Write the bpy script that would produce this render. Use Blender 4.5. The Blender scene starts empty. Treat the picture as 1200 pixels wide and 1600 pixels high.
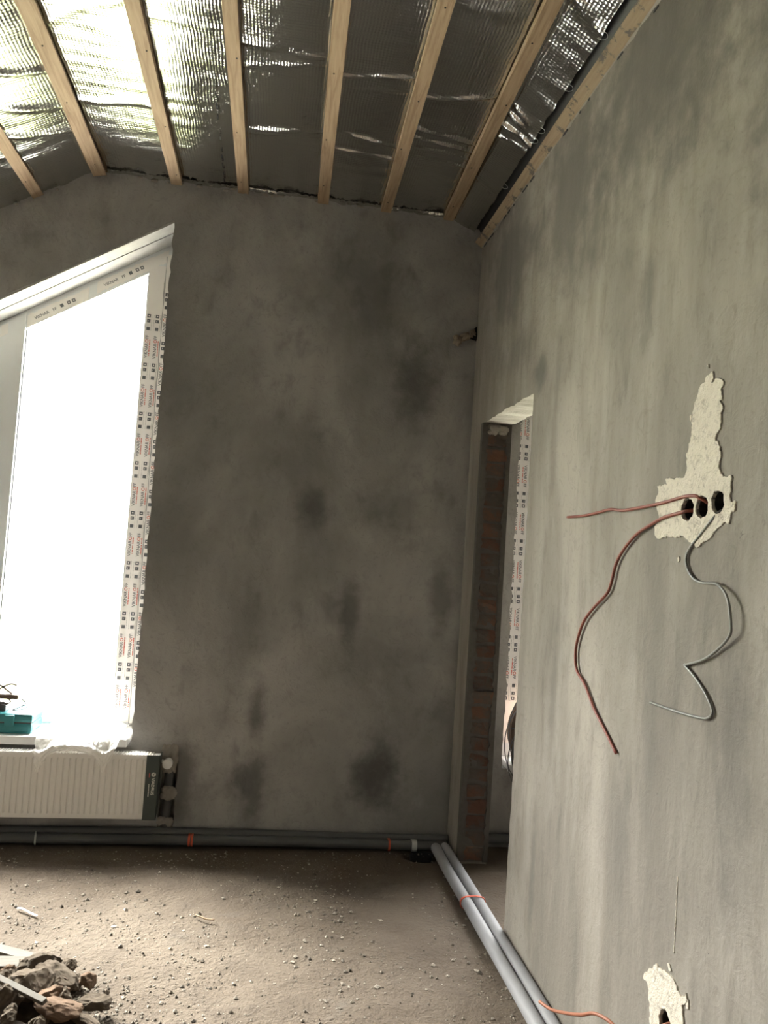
import bpy, bmesh, math, random
from mathutils import Vector, Matrix, noise
random.seed(7)
S = bpy.context.scene
COL = S.collection
R_ = random.uniform
PI = math.pi

# ------------------------------------------------------------------ camera
cam = bpy.data.cameras.new('camera'); camo = bpy.data.objects.new('camera', cam); COL.objects.link(camo)
camo.matrix_world = Matrix(((0.9868, -0.0727, -0.1447, 0), (-0.1482, -0.0453, -0.9879, 0), (0.0653, 0.9963, -0.0555, 1.5), (0, 0, 0, 1)))
cam.sensor_fit = 'VERTICAL'; cam.sensor_height = 32; cam.sensor_width = 24; cam.lens = 24; cam.clip_start = .02
S.camera = camo
# ------------------------------------------------------------------ sky, sun, exposure
W = bpy.data.worlds.new('World'); S.world = W; W.use_nodes = True
bg = W.node_tree.nodes['Background']
bg.inputs[0].default_value = (1.0, .965, .945, 1); bg.inputs[1].default_value = 1.9
sun = bpy.data.lights.new('sun', 'SUN'); sun.energy = 1.9; sun.angle = math.radians(34); sun.color = (1, .95, .86)
suno = bpy.data.objects.new('sun', sun); COL.objects.link(suno); suno.location = (-8, 14, 10)
suno.rotation_euler = Vector((.84, -1, -1.1)).to_track_quat('-Z', 'Y').to_euler()
for (x, y, z, sx, sz, e) in ((-1.68, 4.41, 1.8, 2.2, 2.8, (-PI/2, 0, 0)), (1.97, 4.41, 1.4, 1.3, 2.0, (-PI/2, 0, 0))):      # sampling portals in the two window openings
    a = bpy.data.lights.new('window_portal', 'AREA'); a.shape = 'RECTANGLE'; a.size = sx; a.size_y = sz
    ao = bpy.data.objects.new('window_portal', a); COL.objects.link(ao)
    ao.location = (x, y, z); ao.rotation_euler = e; a.cycles.is_portal = True
vs = S.view_settings
vs.view_transform = 'Standard'; vs.look = 'None'; vs.gamma = 1; vs.exposure = 4.35; vs.use_curve_mapping = False
S.cycles.max_bounces = 14; S.cycles.diffuse_bounces = 8; S.cycles.glossy_bounces = 6; S.cycles.transparent_max_bounces = 12
S.cycles.use_denoising = True

# ------------------------------------------------------------------ dimensions
XR, YB, WT = 1.042, 4.043, .15        # right wall face, back wall face, partition thickness
ZF = 3.385                            # foil plane of the flat ceiling
XL, YN = -3.3, -2.6
def zc(x):                            # ceiling profile across the room
    if x < -1.0: return ZF - .56 * (-1.0 - x)
    if x < .86: return ZF
    if x < XR + WT: return ZF - .57 * (x - .86)
    return ZF - .57 * (XR + WT - .86)

# ------------------------------------------------------------------ node helpers
class NT:
    def __init__(s, name):
        s.m = bpy.data.materials.new(name); s.m.use_nodes = True; s.t = s.m.node_tree
        s.b = s.t.nodes['Principled BSDF']; s.out = s.t.nodes['Material Output']
    def n(s, ty, **k):
        nd = s.t.nodes.new(ty)
        for a, v in k.items(): setattr(nd, a, v)
        return nd
    def put(s, sock, v):
        if hasattr(v, 'is_linked') or isinstance(v, bpy.types.NodeSocket): s.t.links.new(v, sock)
        else: sock.default_value = v
    def pos(s): return s.n('ShaderNodeNewGeometry').outputs['Position']
    def objc(s): return s.n('ShaderNodeTexCoord').outputs['Object']
    def math(s, op, a, b=0.0, c=None, clamp=False):
        nd = s.n('ShaderNodeMath', operation=op); nd.use_clamp = clamp
        s.put(nd.inputs[0], a); s.put(nd.inputs[1], b)
        if c is not None: s.put(nd.inputs[2], c)
        return nd.outputs[0]
    def vm(s, op, a, b):
        nd = s.n('ShaderNodeVectorMath', operation=op); s.put(nd.inputs[0], a); s.put(nd.inputs[1], b)
        return nd.outputs['Value'] if op == 'LENGTH' else nd.outputs['Vector']
    def noise(s, v, scale=5, detail=4, rough=.55, dist=0, stretch=None):
        if stretch: v = s.vm('MULTIPLY', v, stretch)
        nd = s.n('ShaderNodeTexNoise'); s.put(nd.inputs['Vector'], v)
        nd.inputs['Scale'].default_value = scale; nd.inputs['Detail'].default_value = detail
        nd.inputs['Roughness'].default_value = rough; nd.inputs['Distortion'].default_value = dist
        return nd.outputs['Fac']
    def ramp(s, f, lo, hi, a=0.0, b=1.0):
        nd = s.n('ShaderNodeMapRange'); nd.interpolation_type = 'SMOOTHSTEP'
        s.put(nd.inputs[0], f)
        for i, v in enumerate((lo, hi, a, b)): nd.inputs[i+1].default_value = v
        return nd.outputs[0]
    def mix(s, f, a, b, bt='MIX'):
        nd = s.n('ShaderNodeMix', data_type='RGBA', blend_type=bt)
        s.put(nd.inputs[0], f)
        for i, v in ((6, a), (7, b)):
            if isinstance(v, (tuple, list)) and len(v) == 3: v = (*v, 1)
            s.put(nd.inputs[i], v)
        return nd.outputs[2]
    def bump(s, h, strength=.3, dist=.01, normal=None):
        nd = s.n('ShaderNodeBump'); nd.inputs['Strength'].default_value = strength; nd.inputs['Distance'].default_value = dist
        s.put(nd.inputs['Height'], h)
        if normal is not None: s.put(nd.inputs['Normal'], normal)
        return nd.outputs['Normal']
    def fin(s, color=None, rough=.8, metal=0, normal=None, **k):
        if color is not None: s.put(s.b.inputs['Base Color'], (*color, 1) if isinstance(color, tuple) and len(color) == 3 else color)
        s.put(s.b.inputs['Roughness'], rough); s.put(s.b.inputs['Metallic'], metal)
        if normal is not None: s.put(s.b.inputs['Normal'], normal)
        for a, v in k.items(): s.put(s.b.inputs[a.replace('_', ' ')], v)
        return s.m

def plain(name, c, rough=.6, metal=0, var=.12, scale=30, bump=.15):
    t = NT(name); p = t.objc(); f = t.noise(p, scale, 4)
    col = t.mix(f, tuple(v*(1-var) for v in c), tuple(min(1, v*(1+var)) for v in c))
    return t.fin(col, rough, metal, t.bump(f, bump, .002))

def plaster(name, ca, cb, stains_and_shade, streak, dark, speck=.5, scr=0):
    t = NT(name); p = t.pos()
    big = t.noise(p, 1.6, 5, .6, .4, streak)
    mid = t.noise(p, 7, 5, .62, .3, streak)
    fine = t.noise(p, 90, 3, .6)
    col = t.mix(t.ramp(big, .30, .70), ca, cb)
    col = t.mix(t.math('MULTIPLY', t.ramp(mid, .5, .78), .55), col, tuple(v*.62 for v in ca))
    col = t.mix(t.math('MULTIPLY', t.ramp(t.noise(p, 3.1, 6, .7, .8, tuple(v*.8 for v in streak)), .60, .74), .35), col, tuple(min(1, v*1.16) for v in cb))
    for (c, r, s) in stains_and_shade:                                    # damp marks with their own outline, plus painted shade on the upper right wall
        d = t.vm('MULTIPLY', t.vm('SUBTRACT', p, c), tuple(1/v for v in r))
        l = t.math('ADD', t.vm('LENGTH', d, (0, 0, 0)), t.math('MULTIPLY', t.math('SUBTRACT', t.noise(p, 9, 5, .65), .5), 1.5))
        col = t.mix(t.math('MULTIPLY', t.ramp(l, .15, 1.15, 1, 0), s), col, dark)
    col = t.mix(t.math('MULTIPLY', t.ramp(fine, .62, .75), speck*.3), col, tuple(v*.6 for v in ca))
    swirl = t.noise(p, 17, 4, .6, 3.0)
    col = t.mix(t.math('MULTIPLY', t.ramp(swirl, .52, .72), .30), col, tuple(v*.75 for v in ca))
    scratch = t.noise(p, 30, 3, .55, 4.0, (1, 1.3, .8))
    col = t.mix(t.math('MULTIPLY', t.ramp(scratch, .70, .76), .45), col, tuple(v*.45 for v in ca))
    h = t.math('ADD', t.math('MULTIPLY', mid, .8), t.math('MULTIPLY', fine, .14))
    h = t.math('ADD', h, t.math('MULTIPLY', swirl, .30))
    h = t.math('SUBTRACT', h, t.math('MULTIPLY', t.ramp(scratch, .68, .78), .25))
    return t.fin(col, .88, 0, t.bump(h, .5, .014))

YBs = 4.043
M = {}
M['back'] = plaster('back_plaster', (.225, .216, .209), (.40, .384, .371), [
    ((.217, YBs, 1.73), (.09, 1, .14), .55), ((.72, YBs, 2.45), (.17, 1, .3), .55), ((0, YBs, .66), (.06, 1, .2), .6),
    ((-.01, YBs, .27), (.13, 1, .2), .65), ((.632, YBs, .35), (.17, 1, .22), .7), ((.44, YBs, 1.17), (.07, 1, .26), .55),
    ((.93, YBs, 1.3), (.09, 1, .26), .5), ((.35, YBs, 2.9), (.5, 1, .35), .3), ((-.36, YBs, .30), (.10, 1, .27), .6),
    ((.62, YBs, 1.75), (.22, 1, .22), .35), ((-.1, YBs, 1.05), (.14, 1, .35), .3)],
    (1.0, 1.0, .7), (.045, .042, .039))
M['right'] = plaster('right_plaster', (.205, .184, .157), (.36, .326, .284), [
    ((XR, 2.08, 2.27), (1, .06, .22), .5), ((XR, 2.97, 2.28), (1, .10, .10), .75), ((XR, 2.65, 1.05), (1, .05, .4), .45),
    ((XR, 1.57, 1.05), (1, .10, .4), .4), ((XR, 2.13, .75), (1, .12, .3), .3), ((XR, 2.77, .4), (1, .035, .35), .5),
    ((XR, 2.78, 2.0), (1, .04, .5), .35), ((XR, 1.45, 2.5), (1, .15, .8), .35), ((XR, 3.3, 2.45), (1, .30, .12), .4),
    ((XR, 1.95, 1.05), (1, .05, .35), .3), ((XR, 1.35, 2.95), (1, .55, .75), .8), ((XR, 2.1, 3.05), (1, .6, .55), .8), ((XR, 2.75, 2.95), (1, .45, .5), .7), ((XR, 3.5, 2.95), (1, .45, .45), .7), ((XR, 2.3, 2.45), (1, .12, .4), .35), ((XR, 2.5, 2.7), (1, .06, .3), .3)],  # broad blobs along the top paint the wall's upper shade into the plaster colour
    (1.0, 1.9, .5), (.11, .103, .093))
def mat_floor():
    t = NT('earth_floor'); p = t.pos()
    a = t.noise(p, 1.3, 6, .62, .5); b = t.noise(p, 6, 6, .7, .4); f = t.noise(p, 60, 4, .7)
    col = t.mix(t.ramp(a, .3, .7), (.086, .062, .043), (.128, .099, .074))
    col = t.mix(t.math('MULTIPLY', t.ramp(b, .45, .75), .6), col, (.055, .039, .028))
    col = t.mix(t.math('MULTIPLY', t.ramp(t.noise(p, 2.2, 5, .7, 1), .55, .75), .5), col, (.122, .105, .090))
    col = t.mix(t.math('MULTIPLY', t.ramp(f, .60, .75), .6), col, (.06, .046, .034))
    return t.fin(col, .92, 0, t.bump(t.math('ADD', b, t.math('MULTIPLY', f, .6)), .9, .018))
M['floor'] = mat_floor()
def mat_foil():
    t = NT('quilted_foil'); p = t.pos(); sx = t.n('ShaderNodeSeparateXYZ'); t.put(sx.inputs[0], p)
    wob = t.math('MULTIPLY', t.noise(p, 5, 2), .02)
    def rib(v, pitch, k): return t.math('SINE', t.math('MULTIPLY', t.math('ADD', v, wob), 2*PI/pitch))
    rx = rib(sx.outputs[0], .0125, 1); ry = rib(sx.outputs[1], .015, 1)
    q = t.math('ADD', rx, t.math('MULTIPLY', ry, .75))
    dirt = t.ramp(t.noise(p, 9, 6, .7), .62, .8)
    crk = t.noise(p, 34, 5, .7, 1.2)
    col = t.mix(dirt, (.62, .62, .595), (.36, .35, .33))
    nb = t.bump(crk, .30, .004)
    nb = t.bump(q, .20, .0012, nb)
    return t.fin(col, t.math('ADD', .09, t.math('MULTIPLY', crk, .12)), 1.0, nb)
M['foil'] = mat_foil()
def mat_wood(name, ca, cb, stain=None):
    t = NT(name); p = t.objc()
    g = t.noise(p, 3, 5, .6, .6, (22, 1.4, 22)); k = t.noise(p, 7, 3, .5, 0, (2.5, 1, 2.5))
    col = t.mix(t.ramp(g, .3, .7), ca, cb)
    col = t.mix(t.math('MULTIPLY', t.ramp(k, .66, .78), .6), col, tuple(v*.5 for v in ca))
    if stain:
        s = t.noise(p, 11, 6, .72); col = t.mix(t.math('MULTIPLY', t.ramp(s, .53, .60), .85), col, stain)
    return t.fin(col, .75, 0, t.bump(g, .25, .003))
M['wood'] = mat_wood('raw_pine', (.25, .165, .095), (.37, .265, .165))
M['wood_stained'] = mat_wood('mortar_stained_pine', (.26, .18, .11), (.34, .255, .165), (.07, .065, .06))
M['board'] = mat_wood('grey_board', (.065, .052, .039), (.105, .088, .067))
def mat_brick():
    t = NT('red_brick'); p = t.pos()
    r = t.n('ShaderNodeObjectInfo').outputs['Random']
    col = t.mix(r, (.095, .046, .032), (.17, .085, .055))
    f = t.noise(p, 40, 5, .7)
    col = t.mix(t.math('MULTIPLY', t.ramp(t.noise(p, 9, 5, .7), .40, .58), .9), col, (.085, .077, .068))
    col = t.mix(t.math('MULTIPLY', t.ramp(f, .55, .7), .5), col, (.08, .06, .05))
    return t.fin(col, .9, 0, t.bump(f, .6, .006))
M['brick'] = mat_brick()
M['mortar'] = plain('mortar', (.105, .098, .088), .95, 0, .3, 40, .6)
M['gypsum'] = (lambda t: t.fin(t.mix(t.ramp(t.noise(t.pos(), 38, 6, .75, .5), .50, .70), (.82, .75, .64), (.48, .42, .345)), .9, 0, t.bump(t.noise(t.pos(), 55, 5, .75), 1.0, .012)))(NT('gypsum'))
M['dab'] = plain('plaster_dab', (.30, .272, .24), .9, 0, .2, 60, .6)
M['dark'] = plain('dark_socket', (.02, .018, .016), .95)
M['copper'] = plain('red_cable_sheath', (.24, .062, .04), .5, 0, .1, 60)
M['copper2'] = plain('orange_cable_sheath', (.30, .11, .06), .5, 0, .1, 60)
M['grey_wire'] = plain('grey_cable_sheath', (.22, .22, .205), .35, .25, .1, 60)
M['insul'] = plain('grey_pipe_insulation', (.25, .25, .265), .62, 0, .15, 14, .2)
M['insul_dark'] = plain('dark_pipe_insulation', (.085, .086, .088), .65, 0, .15, 14, .2)
M['clip'] = plain('red_tie', (.62, .10, .05), .5)
M['tape'] = plain('silver_tape', (.50, .50, .48), .35, .3)
M['white'] = plain('white_plastic', (.80, .80, .80), .35, 0, .03)
M['upvc'] = plain('white_window_profile', (.78, .79, .80), .35, 0, .02)
M['film'] = plain('white_protective_film', (.86, .82, .79), .3, 0, .04, 20, .25)
M['ink'] = plain('black_print', (.13, .13, .14), .5)
M['red_ink'] = plain('red_print', (.60, .08, .05), .5)
M['wht_ink'] = plain('white_print', (.72, .72, .66), .5)
M['radiator'] = plain('white_enamel', (.84, .81, .78), .35, 0, .03)
M['green_card'] = plain('dark_green_card', (.035, .05, .045), .42, 0, .2, 10)
M['black_film'] = plain('black_bitumen_film', (.012, .012, .013), .5)
M['concrete'] = plain('rough_concrete', (.42, .41, .39), .9, 0, .18, 25, .6)
M['teal'] = plain('teal_plastic', (.045, .235, .26), .38, 0, .06)
M['greytool'] = plain('dark_grey_plastic', (.11, .10, .11), .5)
M['browntool'] = plain('brown_leather', (.16, .105, .075), .6)
M['foam'] = plain('crumbling_foam', (.30, .25, .19), .9, 0, .4, 60, .8)
M['clod'] = (lambda t: t.fin(t.mix(t.noise(t.pos(), 24, 6, .7), t.mix(t.n('ShaderNodeObjectInfo').outputs['Random'], (.075, .052, .035), (.15, .106, .072)), (.20, .155, .112)), .95, 0, t.bump(t.noise(t.objc(), 40, 6, .75), .8, .01)))(NT('clod'))
M['dust'] = plain('brown_dust', (.075, .056, .041), .95, 0, .5, 40, .8)
M['clod_red'] = (lambda t: t.fin(t.mix(t.noise(t.pos(), 24, 6, .7), (.20, .115, .07), (.30, .205, .14)), .95, 0, t.bump(t.noise(t.objc(), 40, 6, .75), .8, .01)))(NT('clod_red'))
M['pebble'] = (lambda t: t.fin(t.mix(t.n('ShaderNodeNewGeometry').outputs['Random Per Island'], (.05, .04, .03), (.42, .37, .31)), .9))(NT('pebble'))
M['grass'] = plain('lawn', (.25, .27, .13), .9, 0, .3, 3)
M['path'] = plain('pale_paving', (.62, .60, .56), .9, 0, .1, 3)
M['facade'] = plain('pale_facade', (.74, .71, .66), .9, 0, .05, 2)
M['rooftile'] = plain('grey_roof', (.32, .30, .30), .8, 0, .1, 4)
M['fencew'] = plain('pale_fence', (.62, .60, .57), .8)
M['bark'] = plain('bark', (.20, .15, .11), .9)
M['leaf'] = plain('leaf_green', (.20, .34, .07), .7, 0, .4, 6)
def mat_glass(name, tint, refl):
    t = NT(name); tr = t.n('ShaderNodeBsdfTransparent'); tr.inputs[0].default_value = (*tint, 1)
    gl = t.n('ShaderNodeBsdfGlossy'); gl.inputs['Roughness'].default_value = .02
    fr = t.n('ShaderNodeLayerWeight'); fw = t.math('ADD', t.math('MULTIPLY', t.math('POWER', fr.outputs['Facing'], 5.0), .9), .035)
    mx = t.n('ShaderNodeMixShader'); t.put(mx.inputs[0], t.math('MULTIPLY', fw, refl))
    t.t.links.new(tr.outputs[0], mx.inputs[1]); t.t.links.new(gl.outputs[0], mx.inputs[2]); t.t.links.new(mx.outputs[0], t.out.inputs[0])
    return t.m
M['glass'] = mat_glass('window_glass', (.96, .98, .97), 1.0)
def mat_film(name, opac, col):
    t = NT(name); p = t.objc(); nb = t.bump(t.noise(p, 22, 5, .65, 1.5), .7, .02)
    t.fin(col, .18, 0, nb, Alpha=opac); t.b.inputs['Transmission Weight'].default_value = 0
    return t.m
M['cling'] = mat_film('clear_packing_film', .16, (.85, .84, .82))
def mat_bag():
    t = NT('milky_bag'); p = t.objc(); nb = t.bump(t.noise(p, 18, 5, .6, 1.2), .6, .02)
    d = t.n('ShaderNodeBsdfDiffuse'); d.inputs[0].default_value = (.93, .91, .88, 1)
    tl = t.n('ShaderNodeBsdfTranslucent'); tl.inputs[0].default_value = (.86, .83, .78, 1)
    tr = t.n('ShaderNodeBsdfTransparent'); g = t.n('ShaderNodeBsdfGlossy'); g.inputs['Roughness'].default_value = .2
    for s in (d, tl, g): t.put(s.inputs['Normal'], nb)
    def mx(f, a, b):
        m = t.n('ShaderNodeMixShader'); m.inputs[0].default_value = f
        t.t.links.new(a.outputs[0], m.inputs[1]); t.t.links.new(b.outputs[0], m.inputs[2]); return m
    r = mx(.12, mx(.04, mx(.22, d, tl), tr), g); t.t.links.new(r.outputs[0], t.out.inputs[0])
    return t.m
M['bag'] = mat_bag()

# ------------------------------------------------------------------ mesh helpers
def obj(name, bm, mat, parent=None, smooth=False, loc=None):
    if isinstance(bm, bmesh.types.BMesh):
        bmesh.ops.recalc_face_normals(bm, faces=bm.faces)
        me = bpy.data.meshes.new(name); bm.to_mesh(me); bm.free()
    else: me = bm
    if not me.materials: me.materials.append(M[mat] if isinstance(mat, str) else mat)
    if smooth:
        for p in me.polygons: p.use_smooth = True
    o = bpy.data.objects.new(name, me); COL.objects.link(o)
    if parent is not None: o.parent = parent
    if loc is not None: o.location = loc
    return o
def recenter(o, at):
    at = Vector(at); o.data.transform(Matrix.Translation(-at)); o.location = at; return o
def tag(o, label, cat, group=None):
    o['label'] = label; o['category'] = cat
    if group: o['group'] = group
    return o
def struct(o, label=None):
    o['kind'] = 'structure'
    if label: o['label'] = label
    return o
def empty(name, loc=(0, 0, 0), label=None, cat=None, group=None):
    o = bpy.data.objects.new(name, None); COL.objects.link(o); o.location = loc; o.empty_display_size = .05
    if label: tag(o, label, cat, group)
    return o
def box(bm, x0, x1, y0, y1, z0, z1, bev=0, mat=None):
    m = Matrix.Translation(((x0+x1)/2, (y0+y1)/2, (z0+z1)/2)) @ Matrix.Diagonal((x1-x0, y1-y0, z1-z0, 1))
    if mat is not None: m = mat @ m
    r = bmesh.ops.create_cube(bm, size=1, matrix=m)
    if bev:
        es = {e for v in r['verts'] for e in v.link_edges}
        bmesh.ops.bevel(bm, geom=list(es), offset=bev, segments=2, affect='EDGES', profile=.6)
    return bm
def B(*a, **k): return box(bmesh.new(), *a, **k)
def smooth_path(pts, n=6):
    P = [Vector(p) for p in pts]; out = []
    for i in range(len(P)-1):
        a, b, c, d = P[max(i-1, 0)], P[i], P[i+1], P[min(i+2, len(P)-1)]
        for k in range(n):
            t = k/n
            out.append(.5*((2*b)+(c-a)*t+(2*a-5*b+4*c-d)*t*t+(3*b-a-3*c+d)*t**3))
    out.append(P[-1]); return out
def tube(bm, pts, r, seg=8, cap=True):
    pts = [Vector(p) for p in pts]; rings = []; prev = None
    for i, p in enumerate(pts):
        d = (pts[min(i+1, len(pts)-1)] - pts[max(i-1, 0)]).normalized()
        if prev is None: u = d.orthogonal().normalized()
        else: u = (prev - d*prev.dot(d)).normalized()
        prev = u; v = d.cross(u); rr = r[i] if isinstance(r, (list, tuple)) else r
        rings.append([bm.verts.new(p + (u*math.cos(2*PI*k/seg) + v*math.sin(2*PI*k/seg))*rr) for k in range(seg)])
    for a, b in zip(rings, rings[1:]):
        for k in range(seg): bm.faces.new((a[k], a[(k+1) % seg], b[(k+1) % seg], b[k]))
    if cap: bm.faces.new(rings[0][::-1]); bm.faces.new(rings[-1])
    return bm
def prism(bm, poly, f0, f1):
    """poly: list of 2d points; f0/f1 map (a,b) to the two 3d caps"""
    A = [bm.verts.new(f0(*p)) for p in poly]; Bv = [bm.verts.new(f1(*p)) for p in poly]
    bm.faces.new(A); bm.faces.new(Bv[::-1]); n = len(poly)
    for i in range(n): bm.faces.new((A[i], Bv[i], Bv[(i+1) % n], A[(i+1) % n]))
    return bm
def ragged(pts, step, amp, closed=True):
    """subdivide an outline and jitter the new points"""
    out = []; n = len(pts)
    for i in range(n if closed else n-1):
        a, b = Vector(pts[i]), Vector(pts[(i+1) % n]); L = (b-a).length; k = max(1, int(L/step))
        nrm = Vector((-(b-a).y, (b-a).x)).normalized()
        for j in range(k):
            p = a.lerp(b, j/k)
            if j: p = p + nrm*R_(-amp, amp)
            out.append((p.x, p.y))
    if not closed: out.append(tuple(pts[-1]))
    return out
def carve(o, cutters):
    """cut real openings; the cutting bodies are deleted again"""
    cs = []
    for bm in cutters:
        c = obj('cutter', bm, 'mortar'); cs.append(c)
        m = o.modifiers.new('cut', 'BOOLEAN'); m.operation = 'DIFFERENCE'; m.solver = 'EXACT'; m.object = c
    bpy.context.view_layer.update()
    dg = bpy.context.evaluated_depsgraph_get()
    me = bpy.data.meshes.new_from_object(o.evaluated_get(dg)); o.modifiers.clear(); o.data = me
    for c in cs: bpy.data.objects.remove(c, do_unlink=True)
def cyl_x(y, z, r, x0, x1, seg=20, wob=.12):
    bm = bmesh.new(); poly = [(y+r*(1+R_(-wob, wob))*math.cos(2*PI*k/seg), z+r*(1+R_(-wob, wob))*1.04*math.sin(2*PI*k/seg)) for k in range(seg)]
    return prism(bm, poly, lambda a, b: (x0, a, b), lambda a, b: (x1, a, b))
def text_mesh(s, size):
    c = bpy.data.curves.new('t', 'FONT'); c.body = s; c.size = size; c.offset = size*.012
    o = bpy.data.objects.new('t', c); COL.objects.link(o); bpy.context.view_layer.update()
    me = bpy.data.meshes.new_from_object(o.evaluated_get(bpy.context.evaluated_depsgraph_get()))
    bpy.data.objects.remove(o, do_unlink=True)
    return me
class Print:
    """flat print: collects marks in (a=reading, b=up) and maps them to a plane"""
    def __init__(s, org, a, b): s.o, s.a, s.b = Vector(org), Vector(a), Vector(b); s.bm = bmesh.new()
    def P(s, a, b): return s.o + s.a*a + s.b*b
    def quad(s, a0, a1, b0, b1): s.bm.faces.new([s.bm.verts.new(s.P(*q)) for q in ((a0, b0), (a1, b0), (a1, b1), (a0, b1))])
    def mesh(s, me, a, b):
        vs_ = [s.bm.verts.new(s.P(a+v.co.x, b+v.co.y)) for v in me.vertices]
        for p in me.polygons: s.bm.faces.new([vs_[i] for i in p.vertices])
    def ring(s, a, b, h, w):
        s.quad(a-h, a+h, b+h-w, b+h); s.quad(a-h, a+h, b-h, b-h+w); s.quad(a-h, a-h+w, b-h+w, b+h-w); s.quad(a+h-w, a+h, b-h+w, b+h-w)

# ------------------------------------------------------------------ floor
def build_floor():
    x0, x1, y0, y1 = XL-.1, 4.3, YN-.1, YB+.1
    nx, ny = 330, 300; vs_, fs = [], []
    for j in range(ny+1):
        y = y0+(y1-y0)*j/ny
        for i in range(nx+1):
            x = x0+(x1-x0)*i/nx
            z = noise.noise((x*1.1, y*1.1, 0))*.012 + noise.noise((x*4, y*4, 3))*.006 + noise.noise((x*14, y*14, 7))*.0025
            z -= .115*math.exp(-(((x-.878)/.072)**2+((y-3.903)/.055)**2)**2)
            vs_.append((x, y, z-.012))
    for j in range(ny):
        for i in range(nx):
            a = j*(nx+1)+i; fs.append((a, a+1, a+nx+2, a+nx+1))
    me = bpy.data.meshes.new('floor'); me.from_pydata(vs_, [], fs); me.materials.append(M['floor'])
    for p in me.polygons: p.use_smooth = True
    o = bpy.data.objects.new('floor', me); COL.objects.link(o)
    return struct(o, 'bare brown dusty earth screed floor')
floor = build_floor()
bm = bmesh.new(); seg = 26; pr0 = None
for zz, k in ((-.004, 1.0), (-.03, .96), (-.075, .8), (-.10, .5)):
    ring_ = [bm.verts.new((.878+.058*k*(1+.25*noise.noise((math.cos(2*PI*i/seg)*1.5, math.sin(2*PI*i/seg)*1.5, 2)))*math.cos(2*PI*i/seg), 3.903+.040*k*(1+.3*noise.noise((math.cos(2*PI*i/seg)*1.5, math.sin(2*PI*i/seg)*1.5, 8)))*math.sin(2*PI*i/seg), zz)) for i in range(seg)]
    if pr0:
        for i in range(seg): bm.faces.new((pr0[i], pr0[(i+1) % seg], ring_[(i+1) % seg], ring_[i]))
    pr0 = ring_
bm.faces.new(pr0)
obj('pit_shade_lining', bm, 'black_film', floor, True)  # black lining added to paint the shade inside the floor hole
slab = struct(obj('floor', B(XL-.5, 4.7, YN-.5, YB+.36, -.5, -.12), 'concrete'), 'concrete slab beneath the dusty screed')

# ------------------------------------------------------------------ right partition wall with doorway and socket holes
PATCH_UP = [(1.7196,1.9999),(1.7145,1.983),(1.723,1.9714),(1.6988,1.9773),(1.6796,1.9709),(1.67,1.9601),(1.6817,1.9472),(1.6729,1.9279),(1.6834,1.919),(1.669,1.9032),(1.6776,1.8895),(1.6738,1.867),(1.682,1.8465),(1.696,1.831),(1.6796,1.8113),(1.6705,1.7885),(1.6765,1.7675),(1.6672,1.7407),(1.6377,1.7315),(1.6238,1.7345),(1.6257,1.7116),(1.6259,1.6927),(1.6232,1.6737),(1.6024,1.6724),(1.6047,1.656),(1.6212,1.6443),(1.6266,1.6216),(1.6483,1.6264),(1.6658,1.6163),(1.6873,1.6061),(1.705,1.589),(1.7278,1.5827),(1.7545,1.5672),(1.7718,1.5807),(1.8058,1.5878),(1.8196,1.5995),(1.8541,1.593),(1.8908,1.5958),(1.9475,1.5916),(1.9686,1.6068),(1.9702,1.6242),(1.9468,1.6384),(1.954,1.6634),(1.9721,1.6992),(1.9585,1.7133),(1.9655,1.7362),(1.9121,1.7345),(1.9232,1.7525),(1.8761,1.746),(1.8274,1.7487),(1.8164,1.7734),(1.8231,1.8021),(1.812,1.8241),(1.8052,1.8465),(1.8032,1.8741),(1.8019,1.9112),(1.7952,1.9333),(1.7818,1.9539),(1.7732,1.9706),(1.7496,1.9794),(1.7427,1.9938)]
PATCH_LOW = [(1.8612,0.5196),(1.8501,0.515),(1.8246,0.5233),(1.7943,0.5266),(1.769,0.5203),(1.7535,0.509),(1.7388,0.5049),(1.7217,0.5242),(1.7159,0.5105),(1.7375,0.4886),(1.7333,0.4715),(1.7269,0.451),(1.7204,0.4164),(1.7217,0.3532),(1.7802,0.3055),(1.869,0.2527),(1.8826,0.2803),(1.8771,0.3619),(1.8838,0.4104),(1.8986,0.4497),(1.9213,0.4507),(1.912,0.4718),(1.8808,0.4962)]
HOLES = [(1.806, 1.6646, .029), (1.7405, 1.667, .028), (1.675, 1.6767, .027), (1.807, .406, .028)]
DY0, DY1, DZ = 3.045, 3.815, 2.21
def build_right():
    out = ragged([(DY0, -.1), (DY0, DZ), (DY1, DZ), (DY1, -.1)], .035, .005, False)
    poly = [(YN, -.1)] + out + [(YB+.05, -.1), (YB+.05, 3.30), (YN, 3.30)]
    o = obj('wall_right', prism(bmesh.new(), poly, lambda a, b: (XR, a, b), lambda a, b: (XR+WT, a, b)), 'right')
    carve(o, [cyl_x(y, z, r, XR-.05, XR+.06) for y, z, r in HOLES])
    return struct(o, 'grey plastered partition wall with a doorway and cable sockets')
wall_r = build_right()
def patch(poly, name, lift=.004, holes=()):
    pl = ragged(poly, .006, .0038)
    o = obj(name, prism(bmesh.new(), pl, lambda a, b: (XR-lift, a, b), lambda a, b: (XR+.02, a, b)), 'gypsum', wall_r)
    if holes: carve(o, [cyl_x(y, z, r, XR-.05, XR+.06) for y, z, r in holes])
    return o
patch(PATCH_UP, 'gypsum_patch', .004, HOLES[:3]); patch(PATCH_LOW, 'gypsum_patch', .004, HOLES[3:])
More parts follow.
